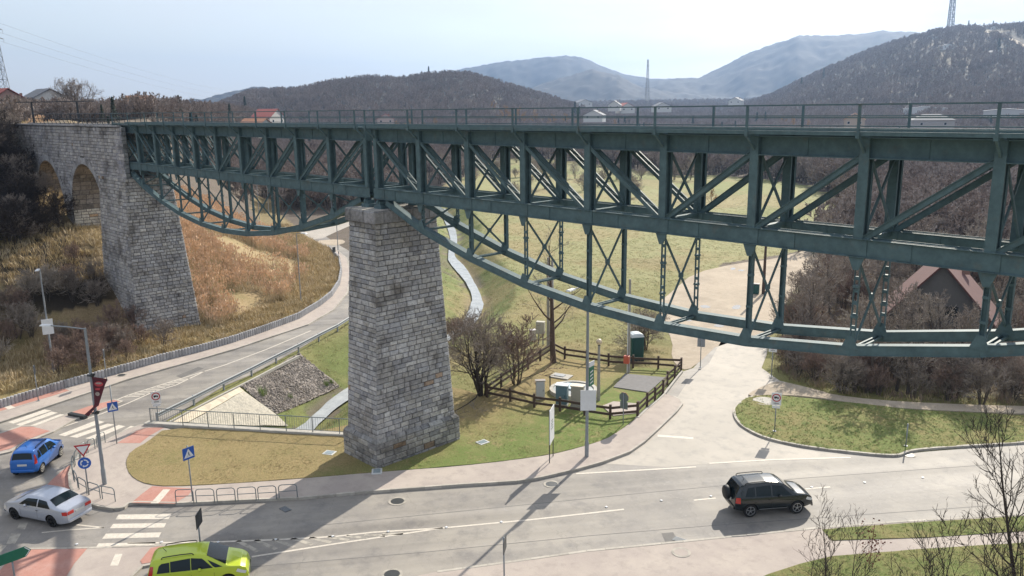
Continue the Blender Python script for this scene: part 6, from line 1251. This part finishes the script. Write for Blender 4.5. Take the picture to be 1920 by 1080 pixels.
x = rg.uniform(-150, 12, 150000); y = rg.uniform(0, 150, 150000); d, s, t = polydist(x, y, TOE); k = (d*s < -5) & (rg.random(len(x)) < 1.1-np.hypot(x-CP[0], y-CP[1])/200) & ~inpoly(x, y, ROAD) & ~inpoly(x, y, LAWN1) & ((inpoly(x, y, FIELDP)) | (polydist(x, y, STREAM)[0] < 8)) & (polydist(x, y, STREAM)[0] > 1.4)
x, y = x[k], y[k]; scatter('meadow_grass', np.stack([x, y, height(x, y)-.04], 1), [tuft(10, .15, .3, .025, M_STRAW, 11, curl=1.3), tuft(10, .14, .3, .025, M_STRAW, 15, curl=1.3), tuft(10, .14, .3, .025, M_GRASSG, 12, curl=1.2)], 'rough meadow grass between the stream and the gravel yard', .4, 1.1)
x, y = inrand(THICK, 14000, 9); scatter('thicket_litter', np.stack([x, y, height(x, y)-.05], 1), [tuft(12, .5, .4, .03, M_TWIGR, 13, curl=1.0), tuft(12, .4, .4, .03, M_STRAW, 14, curl=1.2)], 'dry undergrowth on the floor of the right hand thicket', .5, 1.3)
# loose riprap stones
st = []
for q in range(3):
    bm = bmesh.new(); bmesh.ops.create_icosphere(bm, subdivisions=1, radius=.13); r_ = random.Random(q)
    for v in bm.verts: v.co *= r_.uniform(.7, 1.2); v.co.z *= .6
    me = bpy.data.meshes.new('stone'); bm.to_mesh(me); bm.free(); me.materials.append(M_RIP); st.append(me)
RP = [Gs(*p) for p in ZPX([(890, 520), (1180, 352), (1340, 262), (1500, 400), (1640, 520), (1500, 590), (1250, 700), (1160, 732), (1000, 620)])]
x, y = inrand(RP, 6500, 10); scatter('riprap_stones', np.stack([x, y, height(x, y)+.06], 1), st, 'angular grey riprap stones on the stream bank', .35, .9, tilt=1.0)
for k, (bx, by, s_) in enumerate(((492, 742, 1.0), (612, 724, .7), (622, 720, .6), (545, 748, .6))):
    x, y = Gs(bx, by); q = bpy.data.objects.new('grass_tussock', (tuft(60, .75, .32, .03, M_GRASSG, 60+k, curl=.7))); COL.objects.link(q); q.location = (x, y, ground_z(x, y)+.05); q.scale = (s_, s_, s_)
    tag(q, ('yellow green tussock growing alone in the grey riprap', 'left one of two green tussocks beside the stream under the pier', 'right one of two green tussocks beside the stream under the pier', 'small brownish green tussock low on the riprap')[k], 'grass tussock')
# ------------------------------------------------------------------ far buildings, pylons, haze
def house(c, D, w, dp, h, rh, wcol, rcol, label, rz=None, z=None, win=True, group=None, hip=False, zoff=0, two=True):
    p = at(c, HZ, D); zz = (ground_z(p[0], p[1]) if z is None else z)+zoff; t = empty('house', (p[0], p[1], zz), facecam(p, 0) if rz is None else facecam(p, rz), label=label, cat='house', group=group)
    mw = mat('render_%s' % (wcol,), wcol, .85, var=.1); mr = mat('roof_%s' % (rcol,), rcol, .8, var=.25, scale=2)
    m = MB(); m.box((0, 0, h/2-.6), (w, dp, h+1.2)); 
    if not hip: m.add([(-w/2, -dp/2, h), (w/2, -dp/2, h), (0, -dp/2, h+rh-.15), (-w/2, dp/2, h), (w/2, dp/2, h), (0, dp/2, h+rh-.15)], [(0, 1, 2), (5, 4, 3)])
    m.build('wall', mw, t)
    m = MB(); e = .45
    if hip: m.add([(-w/2-e, -dp/2-e, h), (w/2+e, -dp/2-e, h), (w/2+e, dp/2+e, h), (-w/2-e, dp/2+e, h), (-w*.2, 0, h+rh), (w*.2, 0, h+rh)], [(0, 1, 5, 4), (2, 3, 4, 5), (1, 2, 5), (3, 0, 4), (3, 2, 1, 0)])
    else:
        k = rh/(w/2); s_ = w/2+e
        for sg in (-1, 1): a, b = (sg*s_, h-k*e), (0, h+rh); m.add([(a[0], -dp/2-e, a[1]), (b[0], -dp/2-e, b[1]), (b[0], dp/2+e, b[1]), (a[0], dp/2+e, a[1]), (a[0], -dp/2-e, a[1]+.18), (b[0], -dp/2-e, b[1]+.18), (b[0], dp/2+e, b[1]+.18), (a[0], dp/2+e, a[1]+.18)], [(0, 1, 2, 3), (4, 7, 6, 5), (0, 4, 5, 1), (1, 5, 6, 2), (2, 6, 7, 3), (3, 7, 4, 0)])
    r = m.build('roof', mr, t); m = MB(); m.box((w*.2, dp*.2, h+rh*.8), (.6, .6, 1.4)); m.build('chimney', mat('chimney_brick', (.25, .15, .12), .9), r)
    if win:
        for xx in ((-w*.28, w*.28) if two else (0,)):
            m = MB(); m.box((xx, -dp/2-.02, h*.55), (1.2, .06, 1.3)); f = m.build('window', M_WHITE, t); m = MB(); m.box((xx, -dp/2-.06, h*.55), (1.0, .03, 1.1)); m.build('pane', M_GLASS, f)
    return t
RED = (.33, .09, .07); ORG = (.42, .20, .11); GRY = (.13, .14, .16); BRN = (.16, .09, .07)
hs = house(1800, 78, 8.6, 8.5, 2.7, 5.0, (.12, .115, .11), (.12, .05, .045), 'grey gabled house with a steep red roof behind the right hand thicket', z=0, win=False)
for xx in (-.85, .85): m = MB(); m.box((xx, -4.27, 3.9), (1.0, .06, .9)); f = m.build('window', M_DARKSTEEL, hs); m = MB(); m.box((xx, -4.31, 3.9), (.8, .03, .7)); m.build('pane', M_GLASS, f)
house(86, 245, 7.5, 8, 4.2, 2.0, (.55, .55, .53), GRY, 'pale house with a low dark grey roof on the skyline at the left', z=20.4, rz=20)
house(34, 240, 5, 7, 2.6, 1.4, (.40, .33, .30), GRY, 'small house with a grey roof beside the red roofed one at the far left', z=21.2)
house(0, 235, 7, 8, 3.2, 2.0, (.35, .22, .18), RED, 'red roofed house at the far left edge', z=21.2, rz=30)
house(264, 205, 4.2, 5, 2.2, 1.3, (.55, .50, .42), ORG, 'house with a pale orange roof among the trees behind the stone viaduct', z=20.6, rz=70)
house(502, 430, 15, 10, 3.5, 4.0, (.50, .48, .45), RED, 'red roofed house among the trees left of the pier top', rz=60, z=14)
house(477, 330, 11, 9, 3, 2.8, (.55, .52, .45), ORG, 'orange roofed house half hidden behind the left span deck', rz=55, z=12)
house(722, 520, 10, 9, 3, 3, (.5, .4, .36), (.45, .13, .13), 'small pinkish red house beside the orange willows', z=12)
for i, (c, D, w, z, rc, l) in enumerate(((1038, 960, 22, 25, BRN, 'large brown roofed house on the slope left of the lattice mast'), (1018, 980, 12, 28, RED, 'small red house above the large brown roofed one'), (1093, 900, 18, 22, GRY, 'long low grey roofed building on the slope left of the mast'), (1153, 640, 9, 18.5, GRY, 'white gabled house just above the deck right of the mast'), (1172, 650, 12, 16.8, RED, 'low house with a red roof beside the white gabled one'), (1115, 560, 13, 12, GRY, 'pale house seen between the railing posts below the mast'), (1240, 700, 14, 17, GRY, 'grey roofed house right of the mast behind the railing'), (1380, 900, 13, 22, GRY, 'tiny white walled house at the foot of the right hill'))):
    house(c, D, w, 9, 3.4, 3.2, (.6, .6, .58), rc, l, z=z, rz=(i*37) % 80-40)
house(1652, 1050, 22, 14, 3.5, 8, (.22, .15, .12), BRN, 'lone chalet with a broad brown red roof on the right hill', z=38, rz=40)
house(1735, 620, 26, 10, 2.5, 1.2, (.6, .6, .6), (.75, .77, .80), 'long low building with a bright white roof above the right deck', z=14.6, rz=0, win=False)
house(1748, 420, 17, 12, 3.6, 2.6, (.36, .34, .33), GRY, 'wide grey hip roofed house just above the deck at the right', z=9.5, hip=True, rz=10)
house(1604, 430, 9, 8, 3, 3, (.45, .36, .28), ORG, 'small house with a tan roof above the deck left of the hip roofed one', z=10.2)
house(1890, 560, 24, 10, 2.6, 1.2, (.5, .5, .5), (.62, .64, .66), 'long pale roofed shed at the right edge above the deck', z=13, win=False)
for i, (c, y_, D, w) in enumerate(((1455/3+1280, 91, 1180, 11), (1370/3+1280, 103, 1080, 9), (1710/3+1280, 99, 1150, 10), (1455/3+1280, 144, 950, 12), (1280/3+1280-350, 188, 900, 10), (1540/3+1280+60, 160, 900, 10))):
    p = at(c, y_, D); house(c, D, w, 8, 2.6, 2, (.62, .62, .62), GRY, ('small white cottage highest on the right hill below the tower', 'small white cottage left of the highest cottage on the right hill', 'small white cottage beside the pale track on the right hill', 'white cottage beneath the pale clearing on the right hill', 'white cottage low at the foot of the right hill', 'white cottage low at the far right of the hill')[i], rz=i*20-40)
# pale tracks on the hill
def track(pts, D, w, nm):
    m = MB(); P = []
    for (c, y_), dd_ in zip(pts, D): p = at(c, y_, dd_); P.append(Vector((p[0], p[1], ground_z(p[0], p[1])+1.2)))
    for a, b in zip(P[:-1], P[1:]):
        n = 6
        for k in range(n):
            q0 = a.lerp(b, k/n); q1 = a.lerp(b, (k+1)/n); q0.z = ground_z(q0.x, q0.y)+1; q1.z = ground_z(q1.x, q1.y)+1; d = (q1-q0); s_ = Vector((d.y, -d.x, 0)).normalized()*w/2; m.add([q0-s_, q0+s_, q1+s_, q1-s_], [(0, 1, 2, 3)])
    m.build(nm, M_GRAVEL, kind='structure')
track([(1822, 88), (1850, 103), (1880, 118), (1918, 136), (1960, 150)], [1180, 1080, 1000, 920, 860], 5, 'hill_track'); track([(1824, 70), (1850, 85), (1880, 100), (1920, 117)], [1240, 1190, 1130, 1060], 3, 'hill_track')
# lattice masts
def mast(c, D, ytop, w0, w1, label, arms=(), name='pylon', z=None, col=M_METAL, n=9, th=.16, head=False):
    p = at(c, HZ, D); z0 = ground_z(p[0], p[1]) if z is None else z; H = CP[2]+(HZ-ytop)/FP*D-z0; t = empty(name, (p[0], p[1], z0), facecam(p, 25), label=label, cat='lattice mast'); W_ = lambda f: w0+(w1-w0)*f**.7
    for sx in (-1, 1):
        for sy in (-1, 1): m = MB(); m.tube([(sx*W_(k/n)/2, sy*W_(k/n)/2, H*k/n) for k in range(n+1)], th, 4); m.build('leg', col, t)
    m = MB()
    for k in range(n):
        a, b = W_(k/n)/2, W_((k+1)/n)/2; za, zb_ = H*k/n, H*(k+1)/n
        for q in range(4):
            c1 = [(-1, -1), (1, -1), (1, 1), (-1, 1)][q]; c2 = [(-1, -1), (1, -1), (1, 1), (-1, 1)][(q+1) % 4]; m.tube([(c1[0]*a, c1[1]*a, za), (c2[0]*b, c2[1]*b, zb_)], th*.6, 3); m.tube([(c2[0]*a, c2[1]*a, za), (c1[0]*b, c1[1]*b, zb_)], th*.6, 3); m.tube([(c1[0]*b, c1[1]*b, zb_), (c2[0]*b, c2[1]*b, zb_)], th*.6, 3)
    m.build('bracing', col, t)
    for f, l in arms: m = MB(); z_ = H*f; m.tube([(-l, 0, z_), (0, 0, z_+.8), (l, 0, z_)], th*.8, 4); m.tube([(-l, 0, z_), (l, 0, z_)], th*.7, 4); [m.tube([(k, 0, z_), (k, 0, z_-1.2)], th*.5, 4) for k in (-l, l)]; m.build('cross_arm', col, t)
    if head: m = MB(); [m.box((1.6*math.cos(k*1.05), 1.6*math.sin(k*1.05), H-.5-(k % 2)*3), (.6, .6, 2.6), k*1.05) for k in range(6)]; m.tube([(0, 0, H-2), (0, 0, H-1.7)], 1.8, 12); m.tube([(0, 0, H-6), (0, 0, H-5.7)], 1.6, 12); m.build('antenna_ring', M_WHITE, t)
    return t, H
PY, PH = mast(8, 300, 58, 4.6, .9, 'tall lattice electricity pylon at the left edge against the sky', ((.98, 2.0), (.88, 2.6), (.78, 2.6)), z=22, th=.10)
mast(1213, 900, 121, 5.0, 1.0, 'slender lattice mast rising from the valley right of the blue hill', name='radio_mast', z=18, th=.15, n=12)
mast(1767, 1290, 8, 7, 4, 'white telecom tower with antennas on top of the right hill', name='telecom_tower', col=M_METAL, th=.6, n=8, head=True)
M_WIRE = mat('wire', (.12, .13, .14), .6)
for k, (za, yb, l) in enumerate(((48.0, 166, 'topmost'), (45.2, 172, 'middle'), (42.6, 178, 'lowest'))):
    a = Vector((PY.location.x, PY.location.y, za)); b = Vector(at(560, yb, 1100)); m = MB(); m.tube([a.lerp(b, i/16)-Vector((0, 0, 26*4*(i/16)*(1-i/16)*.5)) for i in range(17)], .03, 3); tag(m.build('power_line', M_WIRE), l+' of the three thin wires sagging from the left pylon', 'wire')
# haze
bb = MB(); bb.box((CP[0], CP[1], 175), (10500, 10500, 362.0))
M_HAZE = bpy.data.materials.new('haze'); M_HAZE.use_nodes = True; n_ = M_HAZE.node_tree; n_.nodes.remove(n_.nodes['Principled BSDF']); v = n_.nodes.new('ShaderNodeVolumePrincipled'); v.inputs['Color'].default_value = (.30, .45, .72, 1); v.inputs['Density'].default_value = .00019; v.inputs['Anisotropy'].default_value = .45
n_.links.new(v.outputs[0], n_.nodes['Material Output'].inputs['Volume'])
tag(bb.build('haze', M_HAZE), 'thin pale blue haze filling the valley air', kind='stuff')
